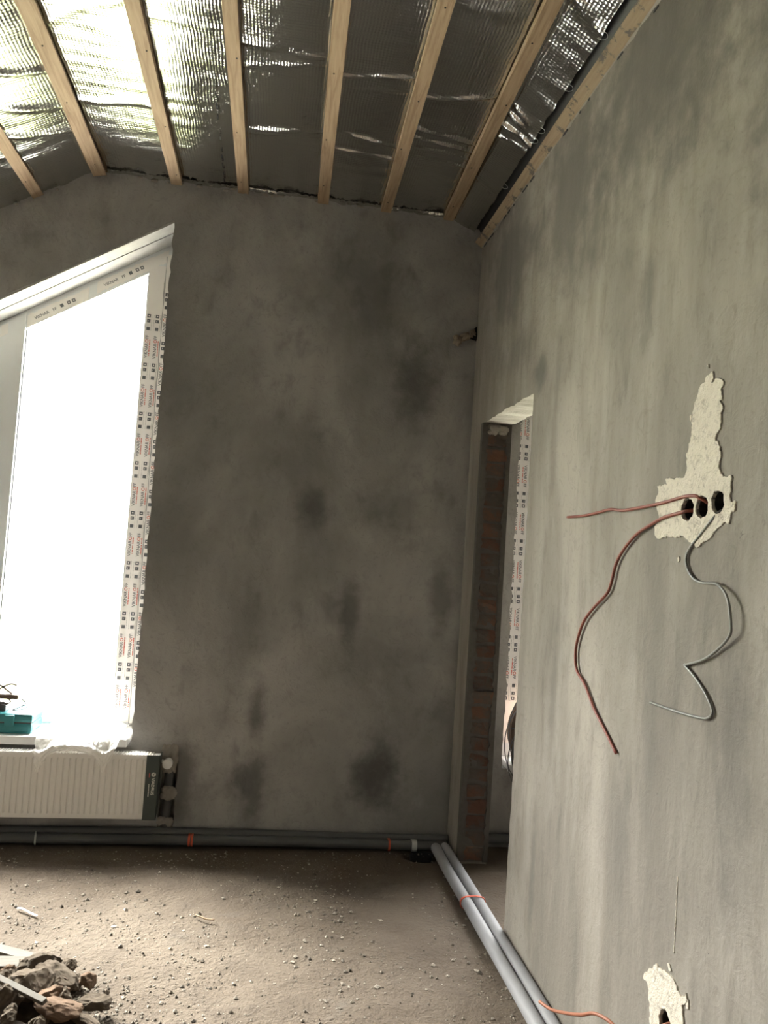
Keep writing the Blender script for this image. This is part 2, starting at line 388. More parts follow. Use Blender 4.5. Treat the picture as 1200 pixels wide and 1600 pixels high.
for bx_ in [((1.8092,0.5467),(1.7992,0.5493),(1.7903,0.5388),(1.7998,0.5328)), ((1.722, .508), (1.712, .515), (1.71, .495), (1.72, .49)), ((1.815,1.905),(1.811,1.908),(1.806,1.896),(1.812,1.89)), ((1.745,2.02),(1.74,2.022),(1.738,2.012)), ((1.845,1.542),(1.838,1.545),(1.835,1.535),(1.842,1.53))]:
    obj('gypsum_flake', prism(bmesh.new(), bx_, lambda a, b: (XR-.003, a, b), lambda a, b: (XR+.01, a, b)), 'gypsum', wall_r)
cups = []
for y, z, r in HOLES:                                                   # socket cups let into the wall, their near-black colour painting the holes' shade
    bm = bmesh.new(); r2 = r*.90; seg = 20
    ring = lambda x, q: [bm.verts.new((x, y+q*math.cos(2*PI*k/seg), z+q*math.sin(2*PI*k/seg))) for k in range(seg)]
    a, b, c = ring(XR+.004, r2), ring(XR+.052, r2), ring(XR+.052, r2*.2)
    for p, q in ((a, b), (b, c)):
        for k in range(seg): bm.faces.new((p[k], p[(k+1) % seg], q[(k+1) % seg], q[k]))
    bm.faces.new(c)
    obj('socket_cup', bm, 'dark', wall_r)
bm = bmesh.new(); CH = [(1.7827,0.765),(1.7833,0.714),(1.783,0.6635),(1.7845,0.6224),(1.7841,0.5833)]
pts = smooth_path([(XR, y, z) for y, z in CH], 10)
tube(bm, [p+Vector((0, R_(-.0012, .0012), 0)) for p in pts], [R_(.0012, .0026) for _ in pts], 5)
obj('chalk_line', bm, 'gypsum', wall_r)
# brick end of the wall in the doorway
obj('mortar_bed', B(XR+.012, XR+WT-.010, DY1-.006, DY1+.05, 0, DZ-.03), 'mortar', wall_r)
bmesh_brick = []
for v in range(5):
    bm = B(-.0575, .0575, -.012, .03, -.0325, .0325)
    bmesh.ops.subdivide_edges(bm, edges=bm.edges, cuts=2, use_grid_fill=True)
    for q in bm.verts:
        q.co += noise.noise_vector(q.co*28+Vector((v*7, 0, 0)))*.009
    me = bpy.data.meshes.new('brick'); bm.to_mesh(me); bm.free(); me.materials.append(M['brick']); bmesh_brick.append(me)
nz = 28
for k in range(nz):
    o = bpy.data.objects.new('brick', bmesh_brick[k % 5]); COL.objects.link(o); o.parent = wall_r
    o.location = (XR+WT/2+R_(-.001, .003), DY1-.001+R_(-.003, .004), .04+.0772*k); o.rotation_euler = (R_(-.03, .03), R_(-.03, .03), R_(-.03, .03))
    o.scale = (R_(.80, .98), R_(.7, 1.1), R_(.86, 1.04))
# ragged plaster lips on both edges of the brick end
for (xa, xb, s) in ((XR-.002, XR+.030, 1), (XR+WT-.022, XR+WT+.002, -1)):
    poly = [(xa, 0), (xa, DZ)] + [(xb+R_(-.010, .008) if s > 0 else xb, DZ-i*.02) for i in range(int(DZ/.02)+1)] if s > 0 else [(xb, DZ), (xb, 0)] + [(xa+R_(-.006, .006), i*.02) for i in range(int(DZ/.02)+1)]
    obj('plaster_lip', prism(bmesh.new(), poly, lambda a, b: (a, DY1-.016, b), lambda a, b: (a, DY1+.02, b)), 'mortar', wall_r)
# crumbled mortar under the lintel
bm = bmesh.new()
for i in range(9):
    m = Matrix.Translation((XR+.03+.1*random.random(), DY1-.01, DZ-.02-.03*random.random())) @ Matrix.Diagonal((R_(.015, .03), .018, R_(.012, .022), 1))
    bmesh.ops.create_icosphere(bm, subdivisions=2, radius=1, matrix=m)
for v in bm.verts: v.co += noise.noise_vector(v.co*60)*.006
obj('mortar_crumbs', bm, 'dab', wall_r)

# ------------------------------------------------------------------ back (outer) wall with the two window openings
SL = .617
def wtop(x): return 3.16 + SL*(x+.609)
WXL, WXR, WZ = -2.75, -.609, .464
NX0, NX1, NZ0, NZ1 = 1.32, 2.62, .40, 2.42
def build_back():
    xs = [XL-.1, -1.0, .86, XR+.08, 4.4]
    poly = [(XL-.1, -.12)] + [(4.4, -.12)] + [(x, zc(x)+.06) for x in reversed(xs)]
    o = obj('wall_back', prism(bmesh.new(), poly, lambda a, b: (a, YB, b), lambda a, b: (a, YB+.36, b)), 'back')
    cut1 = ragged([(WXL, WZ), (WXR, WZ), (WXR, wtop(WXR)), (WXL, wtop(WXL))], .03, .0045)
    cut2 = ragged([(NX0, NZ0), (NX1, NZ0), (NX1, NZ1), (NX0, NZ1)], .03, .005)
    chase = ragged([(-.452, .03), (-.375, .03), (-.372, .455), (-.452, .455)], .03, .004)
    cs = [prism(bmesh.new(), c, lambda a, b: (a, YB-.1, b), lambda a, b: (a, YB+.5, b)) for c in (cut1, cut2)]
    cs.append(prism(bmesh.new(), chase, lambda a, b: (a, YB-.1, b), lambda a, b: (a, YB+.06, b)))
    carve(o, cs)
    return struct(o, 'dark grey plastered gable wall with a sloping-top window')
wall_b = build_back()
# the rest of the shell
wall_l = struct(obj('wall_left', prism(bmesh.new(), [(YN, -.12), (YB+.36, -.12), (YB+.36, zc(XL)+.05), (YN, zc(XL)+.05)], lambda a, b: (XL, a, b), lambda a, b: (XL-.35, a, b)), 'concrete'), 'plastered eaves wall at the left of the room')
xs = [XL-.1, -1.0, .86, XR+.08, 4.4]
wall_f = struct(obj('wall_front', prism(bmesh.new(), [(XL-.3, -.12), (4.4, -.12)] + [(x, zc(x)+.06) for x in reversed(xs)], lambda a, b: (a, YN, b), lambda a, b: (a, YN-.3, b)), 'concrete'), 'plastered wall behind the viewer')
def wfix(o, parent):
    o.parent = parent; o.matrix_parent_inverse = Matrix.Translation(-Vector(parent.location)); return o
def child(name, bm, mat, parent, smooth=False):
    o = obj(name, bm, mat, None, smooth); return wfix(o, parent)
struct(obj('wall_end', prism(bmesh.new(), [(YN-.3, -.12), (YB+.36, -.12), (YB+.36, 3.4), (YN-.3, 3.4)], lambda a, b: (4.2, a, b), lambda a, b: (4.5, a, b)), 'right'), 'plastered far wall of the next room')

# ------------------------------------------------------------------ ceiling: deck, foil, battens
xs = [XL-.6, -1.0, .86, XR+WT, 4.6]
poly = [(x, zc(x)+.045) for x in xs] + [(x, zc(x)+.30) for x in reversed(xs)]
ceiling = struct(obj('ceiling', prism(bmesh.new(), poly, lambda a, b: (a, YN-.5, b), lambda a, b: (a, YB+.6, b)), 'board'), 'roof ceiling of pine battens over silver insulation foil')
#  batten: (x at back wall, x at y=2, z offset, width)
MAIN = [(-.995, -.975, .066), (-.612, -.604, .056), (-.2695, -.2695, .054), (.154, .098, .058), (.495, .447, .056), (.842, .792, .056)]
LEFT = [-1.285, -1.62, -1.96, -2.30, -2.64, -2.98]
TH = .032
def batten(name, pa, pb, w, th, tilt, mat='wood', seed=0):
    """square timber from pa to pb (centre of its lower face), tilted about its length"""
    pa, pb = Vector(pa), Vector(pb); L = (pb-pa).length; bm = bmesh.new()
    n = 30; rings = []
    for i in range(n+1):
        y = L*i/n; dx = noise.noise((seed*9.1, y*.7, 0))*.003; dz = noise.noise((seed*9.1, y*.7, 5))*.002
        rings.append([bm.verts.new((a*w/2+dx, y, c+dz)) for a, c in ((-1, 0), (1, 0), (1, th), (-1, th))])
    for a, b in zip(rings, rings[1:]):
        for k in range(4): bm.faces.new((a[k], a[(k+1) % 4], b[(k+1) % 4], b[k]))
    bm.faces.new(rings[0]); bm.faces.new(rings[-1][::-1])
    o = obj(name, bm, mat, ceiling); d = (pb-pa).normalized()
    yaw = math.atan2(-d.x, d.y)
    o.matrix_local = Matrix.Translation(pa) @ Matrix.Rotation(yaw, 4, 'Z') @ Matrix.Rotation(tilt, 4, 'Y')
    return o
nail_me = None
def nails(b, L, w, k):
    global nail_me
    if nail_me is None:
        bm = bmesh.new(); bmesh.ops.create_cone(bm, cap_ends=True, segments=8, radius1=.0035, radius2=.0035, depth=.002)
        nail_me = bpy.data.meshes.new('nail'); bm.to_mesh(nail_me); bm.free(); nail_me.materials.append(M['dark'])
    for i in range(k):
        o = bpy.data.objects.new('nail', nail_me); COL.objects.link(o); o.parent = b
        o.location = (R_(-.25, .25)*w, L-.12-.46*i-R_(0, .12), -.001)
for i, (xa, xb, w) in enumerate(MAIN):
    z = ZF-TH; sl = (xa-xb)/2.043; y0 = YN+.02
    tilt = (-.25 if i == 0 else 0)
    b = batten('batten', (xa-sl*(YB+.02-y0), y0, z-(.004 if i == 0 else 0)), (xa, YB+.02, z-(.004 if i == 0 else 0)), w, TH-.004, tilt, 'wood', i)
    nails(b, YB+.02-y0, w, 4)
al = math.atan(.56)
for i, x in enumerate(LEFT):
    zz = zc(x)-TH*math.cos(al); xx = x+TH*math.sin(al)*0
    b = batten('batten', (xx, YN+.02, zz), (xx, YB+.02, zz), .056, TH-.004, -al, 'wood', 20+i)
    nails(b, YB-YN, .056, 3)
# wall plate batten along the right wall, mortar-stained
wbat = batten('wall_batten', (XR-.022, YN+.02, 3.235), (XR-.022, YB-.002, 3.225), .052, .04, .62, 'wood_stained', 40)
# mortar crust and black gap below the wall batten
bm = bmesh.new(); n = 330; ra = []
for i in range(n+1):
    y = YB-.004-(YB-YN-.05)*i/n
    d = max(0, noise.noise((y*6, 3, 0))*.02+noise.noise((y*21, 3, 9))*.012)
    ra.append([bm.verts.new(p) for p in ((XR+.004, y, 3.30), (XR-.006-d*.2, y, 3.232), (XR-.004, y, 3.222-d*1.3), (XR+.004, y, 3.218-d*1.5))])
for a, b in zip(ra, ra[1:]):
    for k in range(3): bm.faces.new((a[k], a[k+1], b[k+1], b[k]))
obj('mortar_crust', bm, 'dab', ceiling, True)
bm = bmesh.new()
for i in range(22):
    y = R_(1.2, YB-.05); h = R_(.001, .004); L = R_(.008, .06)
    zz = 3.214-max(0, noise.noise((y*6, 3, 0))*.02)*1.5
    box(bm, XR-.0035, XR+.002, y, y+L, zz-h, zz+.004)
obj('gap_film', bm, 'black_film', ceiling)
# black film strip between the foil and the wall batten
bm = bmesh.new(); ra = []
for i in range(n+1):
    y = YB-.002-(YB-YN-.05)*i/n
    e = .006*noise.noise((y*5, 1, 1))+.004*noise.noise((y*17, 1, 2))
    ra.append([bm.verts.new(p) for p in ((.985+e, y, zc(.985)+.010), (.995+e, y, zc(.995)+.016), (1.006, y, zc(1.006)+.022), (1.02, y, zc(1.02)+.03), (1.035, y, 3.29))])
for a, b in zip(ra, ra[1:]):
    for k in range(4): bm.faces.new((a[k], a[k+1], b[k+1], b[k]))
obj('black_film_edge', bm, 'black_film', ceiling, True)
bm = bmesh.new()
for y in (2.42, 2.72, 3.02, 3.1, 3.52, 2.1):
    tube(bm, smooth_path([(.985, y, zc(.985)-.002), (.997, y-.015, zc(.997)-.008), (1.006, y-.035, zc(1.0)-.012), (.998, y-.05, zc(.998)-.010), (.987, y-.04, zc(.987)-.003)], 5), .0011, 5)
obj('loose_thread', bm, 'tape', ceiling)

CREASE = {2: [(2.86, .10, .010, .022), (2.95, -.25, .006, .016), (3.43, -.16, .011, .018), (3.47, -.1, .005, .010)],
          3: [(3.40, .22, .013, .013), (3.53, .05, .012, .012), (2.93, -.18, .009, .012), (3.02, -.1, .004, .012)],
          4: [(3.28, .2, .012, .013), (3.35, .18, .012, .012), (3.50, .1, .006, .012), (2.98, -.35, .012, .016), (3.42, .15, .006, .012)],
          1: [(2.80, 0, .003, .012)],
          0: [(3.40, -.12, .012, .022), (2.6, -.5, .012, .03), (2.8, -.6, .008, .03)],
          5: [(3.05, .4, .014, .016), (3.12, .1, .015, .014), (3.0, .7, .010, .014), (3.2, -.2, .008, .016), (3.6, .4, .007, .02), (2.35, .6, .01, .03)],
          10: [(3.6, .5, .01, .02), (3.4, .6, .012, .025), (3.15, .5, .01, .02), (2.7, .3, .012, .02)]}
def foil(xa0, xa1, key, seed):
    """one bay of foil; xa0/xa1 give the x of its two edges as functions of y"""
    near = key < 12; nxx = 30 if near else 12; vs_, fs = [], []
    ys = ([YB+.004-.0055*k for k in range(int((YB-1.75)/.0055))] if near else [YB+.004-.04*k for k in range(int((YB-1.75)/.04))])
    y_ = ys[-1]
    while y_ > YN: y_ -= .05; ys.append(y_)
    nyy = len(ys)-1
    for j in range(nyy+1):
        y = ys[j]
        for i in range(nxx+1):
            u = i/nxx; a, b = xa0(y), xa1(y); x = a+(b-a)*u; s = math.sin(PI*u)
            e = min(1, max(0, (y-2.2)))
            z = zc(x)+.006 - s*(.004+.006*noise.noise((seed, y*1.3, 0)))
            z += noise.noise((x*4, y*2.2, seed))*.006*s + noise.noise((x*9, y*16, seed+4))*.0018 + noise.noise((x*2, y*24, seed+9))*.0013 + noise.noise((x*5, y*45, seed+2))*.0005*(1 if key in (0, 10, 11) else .5)
            # puckers that fan out from the staples along the battens
            z += (1-u)**3*.003*math.sin(y*55+4*noise.noise((y*3, seed, 1)))*max(0, noise.noise((y*2.1, seed, 2)))*2
            z += u**3*.003*math.sin(y*48+4*noise.noise((y*3, seed, 6)))*max(0, noise.noise((y*2.3, seed, 8)))*2
            for (cy, cs, amp, w) in CREASE.get(key, []):
                q = (y-cy-cs*(x-(a+b)/2)-.02*noise.noise((x*7, cy, 3)))/w
                z -= amp*math.exp(-q*q)*(.35+.65*abs(math.sin(u*5+cy*9)))
            if y > YB-.12: k_ = (y-YB+.12)/.12; z -= .026*k_**2*(.6+.8*noise.noise((x*9, seed, 1))) + k_*(.007*noise.noise((x*30, y*18, seed))+.004*noise.noise((x*70, y*40, seed)))     # tucked down at the wall
            vs_.append((x, y, z))
    for j in range(nyy):
        for i in range(nxx):
            a = j*(nxx+1)+i; fs.append((a, a+1, a+nxx+2, a+nxx+1))
    me = bpy.data.meshes.new('foil_panel'); me.from_pydata(vs_, [], fs); me.materials.append(M['foil'])
    for p in me.polygons: p.use_smooth = True
    o = bpy.data.objects.new('foil_panel', me); COL.objects.link(o); o.parent = ceiling; return o
def line(i): xa, xb, w = MAIN[i]; return lambda y: xa-(xa-xb)/2.043*(YB-y)
for i in range(5): foil(line(i), line(i+1), i, i*3.7)
foil(line(5), lambda y: .994+.006*noise.noise((y*5, 1, 1))+.004*noise.noise((y*17, 1, 2)), 5, 21.3)
le = [lambda y: XL] + [(lambda v: lambda y: v)(x) for x in reversed(LEFT)] + [line(0)]
for k in range(len(le)-1): foil(le[k], le[k+1], 10 + (len(le)-2-k), 30+k*2.9)
for i in range(5):                                                      # crumpled foil lap along the head of the back wall
    bm = bmesh.new(); a, b = MAIN[i][0]+MAIN[i][2]/2, MAIN[i+1][0]-MAIN[i+1][2]/2; n_ = 60; rows_ = []
    for k in range(n_+1):
        x = a+(b-a)*k/n_; hgt = .026*max(0, noise.noise((x*5, i*3.1, 4))+.15)
        rows_.append([bm.verts.new((x, YB-.034+.03*t+.008*noise.noise((x*45, t*3, i))+.006*noise.noise((x*110, t*4, i)), ZF-.012-hgt*(1-abs(1-1.6*t))+.005*noise.noise((x*60, t*5, i+7)))) for t in (0, .25, .5, .75, 1)])
    for p, q in zip(rows_, rows_[1:]):
        for k in range(4): bm.faces.new((p[k], p[k+1], q[k+1], q[k]))
    obj('foil_lap', bm, 'foil', ceiling, True)
bm = bmesh.new()                                                        # dashed black seam in the second bay
for i in range(34):
    y = YB-.06-i*.085; x = -.365+.016*(YB-y)/1.5
    if random.random() < .12: continue
    L = R_(.02, .045); box(bm, x-.0035, x+.0035, y-L, y, ZF-.015, ZF-.0135)
obj('dashed_seam', bm, 'black_film', ceiling)
# crumpled foil edge and mortar blobs along the top of the back wall
bm = bmesh.new()
for i in range(26):
    x = R_(-1.5, .9); z = zc(x)-R_(.0, .02)
    m = Matrix.Translation((x, YB-.004, z-.012)) @ Matrix.Diagonal((R_(.006, .02), .007, R_(.004, .008), 1))
    bmesh.ops.create_icosphere(bm, subdivisions=2, radius=1, matrix=m)
for v in bm.verts: v.co += noise.noise_vector(v.co*50)*.004
obj('mortar_blobs', bm, 'dab', wall_b)

# ------------------------------------------------------------------ window_1 (main, sloping top)
win = struct(empty('window_1', ((WXL+WXR)/2, 4.3, WZ)), 'tall white window with a sloping top, its frame still in printed film')
FY0, FY1 = 4.29, 4.36
def slanted(bm, x0, x1, d0, d1, y0, y1):
    """bar under the sloping head between heights head-d0 and head-d1"""
    return prism(bm, [(x0, wtop(x0)-d0), (x1, wtop(x1)-d0), (x1, wtop(x1)-d1), (x0, wtop(x0)-d1)], lambda a, b: (a, y0, b), lambda a, b: (a, y1, b))
child('frame_head', slanted(bmesh.new(), WXL, WXR+.01, -.012, .115, FY0, FY1), 'upvc', win)
fr = child('frame_jamb', prism(bmesh.new(), [(-.757, WZ), (-.598, WZ), (-.598, wtop(-.598)), (-.757, wtop(-.757))], lambda a, b: (a, FY0+.004, b), lambda a, b: (a, FY1, b)), 'upvc', win)
child('frame_jamb', prism(bmesh.new(), [(WXL-.01, WZ), (WXL+.12, WZ), (WXL+.12, wtop(WXL+.12)), (WXL-.01, wtop(WXL-.01))], lambda a, b: (a, FY0+.004, b), lambda a, b: (a, FY1, b)), 'upvc', win)
child('frame_sill', B(WXL, WXR, FY0+.002, FY1, WZ, WZ+.13), 'upvc', win)
mu = child('mullion', prism(bmesh.new(), [(-1.49, WZ+.02), (-1.365, WZ+.02), (-1.365, wtop(-1.365)-.03), (-1.49, wtop(-1.49)-.03)], lambda a, b: (a, FY0-.01, b), lambda a, b: (a, FY1, b)), 'upvc', win)
wb = child('gasket', B(-1.364, -1.360, FY0+.012, FY1-.01, WZ+.13, wtop(-1.36)-.12), 'ink', win)
child('gasket', B(-.7625, -.7575, FY0+.016, FY1-.01, WZ+.13, wtop(-.76)-.12), 'ink', win)
for (xa, xb) in ((-1.365, -.757), (WXL+.12, -1.49)):
    child('pane', prism(bmesh.new(), [(xa, WZ+.13), (xb, WZ+.13), (xb, wtop(xb)-.11), (xa, wtop(xa)-.11)], lambda a, b: (a, 4.325, b), lambda a, b: (a, 4.331, b)), 'glass', win)
child('lining_board', slanted(bmesh.new(), WXL, WXR, -.004, .014, YB+.115, FY0+.002), 'concrete', win)
child('head_concrete', slanted(bmesh.new(), WXL, WXR, -.004, .010, YB+.004, YB+.111), 'concrete', win)
sill = child('window_sill', B(-2.80, -.622, 3.985, 4.292, .468, .508, bev=.006), 'white', win)
# printed film on the frame
ICON = .009
def film_strip(xa, xb, z0, z1, y, parent, cols, rd, jl, jr, phase):
    L = [(xa+R_(-jl, jl), z0+(z1-z0)*i/70) for i in range(71)]; Rr = [(xb+R_(-jr, jr), z0+(z1-z0)*i/70) for i in range(71)]
    f = child('protective_film', prism(bmesh.new(), L+Rr[::-1], lambda a, b: (a, y, b), lambda a, b: (a, y+.002, b)), 'film', parent)
    pr_, rr_ = text_pair()
    K, Rd = [], []
    for ci, cx in enumerate(cols):
        up = (-rd, 0, 0) ; P = Print((cx, y-.0012, z0 if rd > 0 else z1), (0, 0, rd), up); Q = Print((cx, y-.0012, z0 if rd > 0 else z1), (0, 0, rd), up)
        a = .03 + phase
        while a + .25 < z1-z0:
            P.mesh(T_A, a, -.006); Q.mesh(T_O, a+W_A, -.006); P.mesh(T_B, a+W_A+W_O, -.006)
            s = a+.012
            while s < a+.10: l = R_(.003, .007); Q.quad(s, s+l, -.0165, -.0115); s += l+.0018 if random.random() < .8 else l+.005
            c = a+W_A+W_O+W_B+.035
            P.quad(c-ICON, c+ICON, -ICON, ICON)
            P.ring(c+.043, 0, ICON, .0055); P.quad(c+.036, c+.05, -.004, .001); P.ring(c+.071, 0, ICON*1.05, .006)
            for dd in (-.016, .0165):
                s = c-.01
                while s < c+.08: l = R_(.002, .006); P.quad(s, s+l, dd, dd+.0014); s += l+.003
            a += .27
        K.append(P.bm); Rd.append(Q.bm)
    for L_, m_ in ((K, 'ink'), (Rd, 'red_ink')):
        bm = bmesh.new()
        for b in L_:
            me = bpy.data.meshes.new('tmp'); b.to_mesh(me); b.free(); bm.from_mesh(me); bpy.data.meshes.remove(me)
        o = obj('lettering', bm, m_); o.parent = f; o.matrix_parent_inverse = f.matrix_parent_inverse.copy()
        o.parent = f; o.matrix_parent_inverse = Matrix.Translation(-Vector(parent.location)) if False else Matrix.Identity(4)
    return f
TS = .023
T_A, T_O, T_B = text_mesh('VIKNAR', TS), text_mesh('O', TS), text_mesh('FF', TS)
def wid(me): return max(v.co.x for v in me.vertices)+.0018
W_A, W_O, W_B = wid(T_A), wid(T_O), wid(T_B)
def text_pair(): return None, None
film_strip(-.755, -.668, WZ+.06, 3.0, FY0-.002, win, (-.737, -.692), 1, .002, .001, .04)
film_strip(-.662, -.600, WZ+.06, 3.06, FY0-.022, win, (-.648,), 1, .0015, .008, .16)
child('foam_joint', prism(bmesh.new(), ragged([(-.668, WZ+.04), (-.596, WZ+.04), (-.596, 3.08), (-.668, 3.05)], .03, .003), lambda a, b: (a, FY0-.019, b), lambda a, b: (a, FY0+.004, b)), 'concrete', win)
def head_film(x0, x1, d0, d1, y):
    top = [(x0+(x1-x0)*i/40, wtop(x0+(x1-x0)*i/40)-d0+R_(-.004, .004)) for i in range(41)]
    bot = [(x0+(x1-x0)*i/40, wtop(x0+(x1-x0)*i/40)-d1+R_(-.006, .006)) for i in range(41)]
    f = child('protective_film', prism(bmesh.new(), top+bot[::-1], lambda a, b: (a, y, b), lambda a, b: (a, y+.002, b)), 'film', win)
    c = math.cos(math.atan(SL)); s = math.sin(math.atan(SL)); P = Print((x0, y-.0012, wtop(x0)-(d0+d1)/2), (c, 0, s), (-s, 0, c))
    a = .04
    while a+.22 < (x1-x0)/c:
        P.mesh(T_A, a, -.01); P.mesh(T_B, a+W_A+W_O, -.01); q = a+W_A+W_O+W_B+.03
        P.quad(q-ICON, q+ICON, -ICON, ICON); P.ring(q+.04, 0, ICON, .005); P.ring(q+.068, 0, ICON, .005); a += .27
    o = obj('lettering', P.bm, 'ink'); o.parent = f
head_film(-1.02, -.66, .035, .10, FY0-.003); head_film(-1.36, -1.06, .045, .11, FY0-.003); head_film(-2.5, -1.45, .045, .10, FY0-.013)

# ------------------------------------------------------------------ window_2 in the next room
win2 = struct(empty('window_2', ((NX0+NX1)/2, 4.25, NZ0)), 'white window of the next room seen through the doorway')
child('frame_jamb', B(NX0-.012, 1.436, 4.19, 4.26, NZ0+.03, NZ1), 'upvc', win2)
child('frame_jamb', B(NX1-.11, NX1+.01, 4.19, 4.26, NZ0+.03, NZ1), 'upvc', win2)
child('frame_head', B(NX0, NX1, 4.192, 4.262, NZ1-.11, NZ1+.01), 'upvc', win2)
child('frame_sill', B(NX0, NX1, 4.192, 4.262, NZ0+.02, NZ0+.14), 'upvc', win2)
child('pane', B(1.436, NX1-.11, 4.22, 4.226, NZ0+.14, NZ1-.11), 'glass', win2)
child('window_sill', B(NX0+.03, NX1+.02, 3.995, 4.192, .385, .428, bev=.006), 'white', win2)
film_strip(1.322, 1.432, NZ0+.10, NZ1-.06, 4.186, win2, (1.366, 1.408), -1, .006, .003, .0)

# ------------------------------------------------------------------ cables on the right wall
def cable(name, pts, r, mat, label, n=6):
    bm = bmesh.new(); tube(bm, smooth_path(pts, n), r, 8)
    o = obj(name, bm, mat, None, True); recenter(o, pts[0]); return tag(o, label, 'cable')
cable('cable', [(1.07,1.742,1.670),(1.05,1.748,1.684),(1.0376,1.760,1.6935),(1.037,1.7772,1.6969),(1.036,1.8178,1.6977),(1.035,1.8871,1.6911),(1.034,1.9615,1.6855),(1.033,2.0635,1.6807),(1.033,2.1544,1.6782),(1.032,2.2391,1.685),(1.033,2.3334,1.6797),(1.034,2.4502,1.674),(1.034,2.5851,1.675)], .0046, 'copper', 'short red cable sticking straight out leftwards from the middle wall socket')
cable('cable', [(1.08,1.806,1.664),(1.05,1.808,1.6625),(1.035,1.8302,1.6574),(1.034,1.919,1.6467),(1.033,1.9946,1.6268),(1.033,2.0667,1.6027),(1.033,2.1418,1.5583),(1.033,2.1851,1.5151),(1.033,2.2099,1.4595),(1.032,2.2354,1.425),(1.032,2.3227,1.3767),(1.032,2.3945,1.3269),(1.033,2.4407,1.2627),(1.033,2.4525,1.2132),(1.033,2.4352,1.1621),(1.034,2.3668,1.1266),(1.035,2.2923,1.0669),(1.036,2.2107,1.019),(1.036,2.1299,0.9713)], .0048, 'copper', 'long red cable hanging down in a wide curve from the left wall socket')
cable('cable', [(1.085,1.676,1.668),(1.05,1.679,1.655),(1.037,1.6932,1.634),(1.037,1.7449,1.5958),(1.037,1.7836,1.5669),(1.037,1.7999,1.54),(1.037,1.7874,1.5108),(1.037,1.7611,1.4915),(1.037,1.7283,1.4832),(1.036,1.6881,1.4837),(1.032,1.6519,1.4822),(1.027,1.6142,1.466),(1.024,1.5903,1.4389),(1.024,1.5808,1.3995),(1.027,1.5871,1.3729),(1.032,1.6275,1.342),(1.035,1.6959,1.3036),(1.036,1.7713,1.2796),(1.036,1.7818,1.2762),(1.037,1.7427,1.2578),(1.037,1.6935,1.2277),(1.037,1.6628,1.1981),(1.037,1.6602,1.182),(1.037,1.68,1.169),(1.037,1.7117,1.1638),(1.037,1.8094,1.157),(1.037,1.9475,1.153)], .0034, 'grey_wire', 'bent grey cable zigzagging down from the right wall socket')
cable('cable', [(0.9416,2.3753,0.1364),(0.9516,2.3114,0.1503),(0.9616,2.2377,0.1821),(0.9716,2.1415,0.2318),(0.9816,2.0815,0.2706),(0.9916,2.0365,0.2853),(1.0016,2.0055,0.2866),(1.018,1.9584,0.2762),(1.029,1.9067,0.280),(1.034,1.845,0.340),(1.036,1.822,.385),(1.055,1.810,0.402),(1.085,1.807,.406)], .005, 'copper2', 'copper-coloured cable curling out over the floor pipes')

# ------------------------------------------------------------------ heating pipes
def pipe(pts, r, mat, label, n=8):
    bm = bmesh.new(); tube(bm, smooth_path(pts, n), r, 14)
    o = obj('insulated_pipe', bm, mat, None, True); recenter(o, pts[0]); return tag(o, label, 'pipe')
def tie(parent, centre, axis, rx, rz, mat='clip', wd=.010, name='cable_tie'):
    """flat strap round the pipe(s): an elongated ring across the axis"""
    bm = bmesh.new(); a = Vector(axis).normalized(); side = Vector((a.y, -a.x, 0)); c = Vector(centre); k = 22
    rings = []
    for i in range(k):
        t = 2*PI*i/k; sx = math.copysign(abs(math.cos(t))**.7, math.cos(t)); sz = math.copysign(abs(math.sin(t))**.7, math.sin(t))
        rings.append([bm.verts.new(c+a*d+side*sx*(rx+e)+Vector((0, 0, 1))*sz*(rz+e)) for d, e in ((-wd/2, 0), (wd/2, 0), (wd/2, .003), (-wd/2, .003))])
    for i in range(k):
        p, q = rings[i], rings[(i+1) % k]
        for j in range(4): bm.faces.new((p[j], p[(j+1) % 4], q[(j+1) % 4], q[j]))
    o = obj(name, bm, mat); o.parent = parent; o.matrix_parent_inverse = Matrix.Translation(-Vector(parent.location)); return o
r = .0255
pA = pipe([(.955, YN+.4, r), (.957, 0, r), (.960, 1.5, r), (.9615, 2.5, r), (.956, 3.2, r+.001), (.951, 3.6, r), (.950, 3.86, r+.004), (.957, 3.93, .018), (.972, 3.965, .0)], r, 'insul', 'light grey insulated floor pipe, the one further from the right wall')
pB = pipe([(1.011, YN+.4, r), (1.012, 0, r), (1.012, 1.5, r), (1.013, 2.5, r), (1.010, 3.2, r), (1.006, 3.6, r), (1.000, 3.86, r+.004), (1.004, 3.93, .02), (1.014, 3.965, .004)], r, 'insul', 'light grey insulated floor pipe lying against the right wall')
tie(pA, (.982, 3.30, r), (0, 1, 0), .054, .027); tie(pA, (.982, .9, r), (0, 1, 0), .054, .027)
pC = pipe([(XL+.3, 3.985, .026), (-1.8, 3.985, .026), (-1.1, 3.985, .027), (-.4, 3.985, .026), (0, 3.982, .026), (.4, 3.968, .026), (.7, 3.952, .026), (.9, 3.950, .024), (1.02, 3.955, .02)], .0245, 'insul_dark', 'dark grey insulated pipe running on the floor along the window wall')
pD = pipe([(XL+.3, 4.018, .052), (-1.2, 4.018, .050), (-.4, 4.018, .052), (.2, 4.012, .046), (.6, 4.004, .042), (1.036, 4.004, .038)], .022, 'insul_dark', 'dark insulated pipe half hidden behind the floor pipe at the window wall')
tie(pC, (-.284, 3.985, .026), (1, 0, 0), .026, .026); tie(pC, (-.270, 3.985, .026), (1, 0, .0), .026, .026)
tie(pC, (.715, 3.951, .026), (1, 0, 0), .026, .026)
tie(pC, (.845, 3.9505, .0245), (1, 0, 0), .0255, .0255, 'tape', .026, 'tape_band')
tie(pC, (-1.01, 3.985, .0268), (1, .2, 0), .0262, .026, 'tape', .008, 'tape_band')
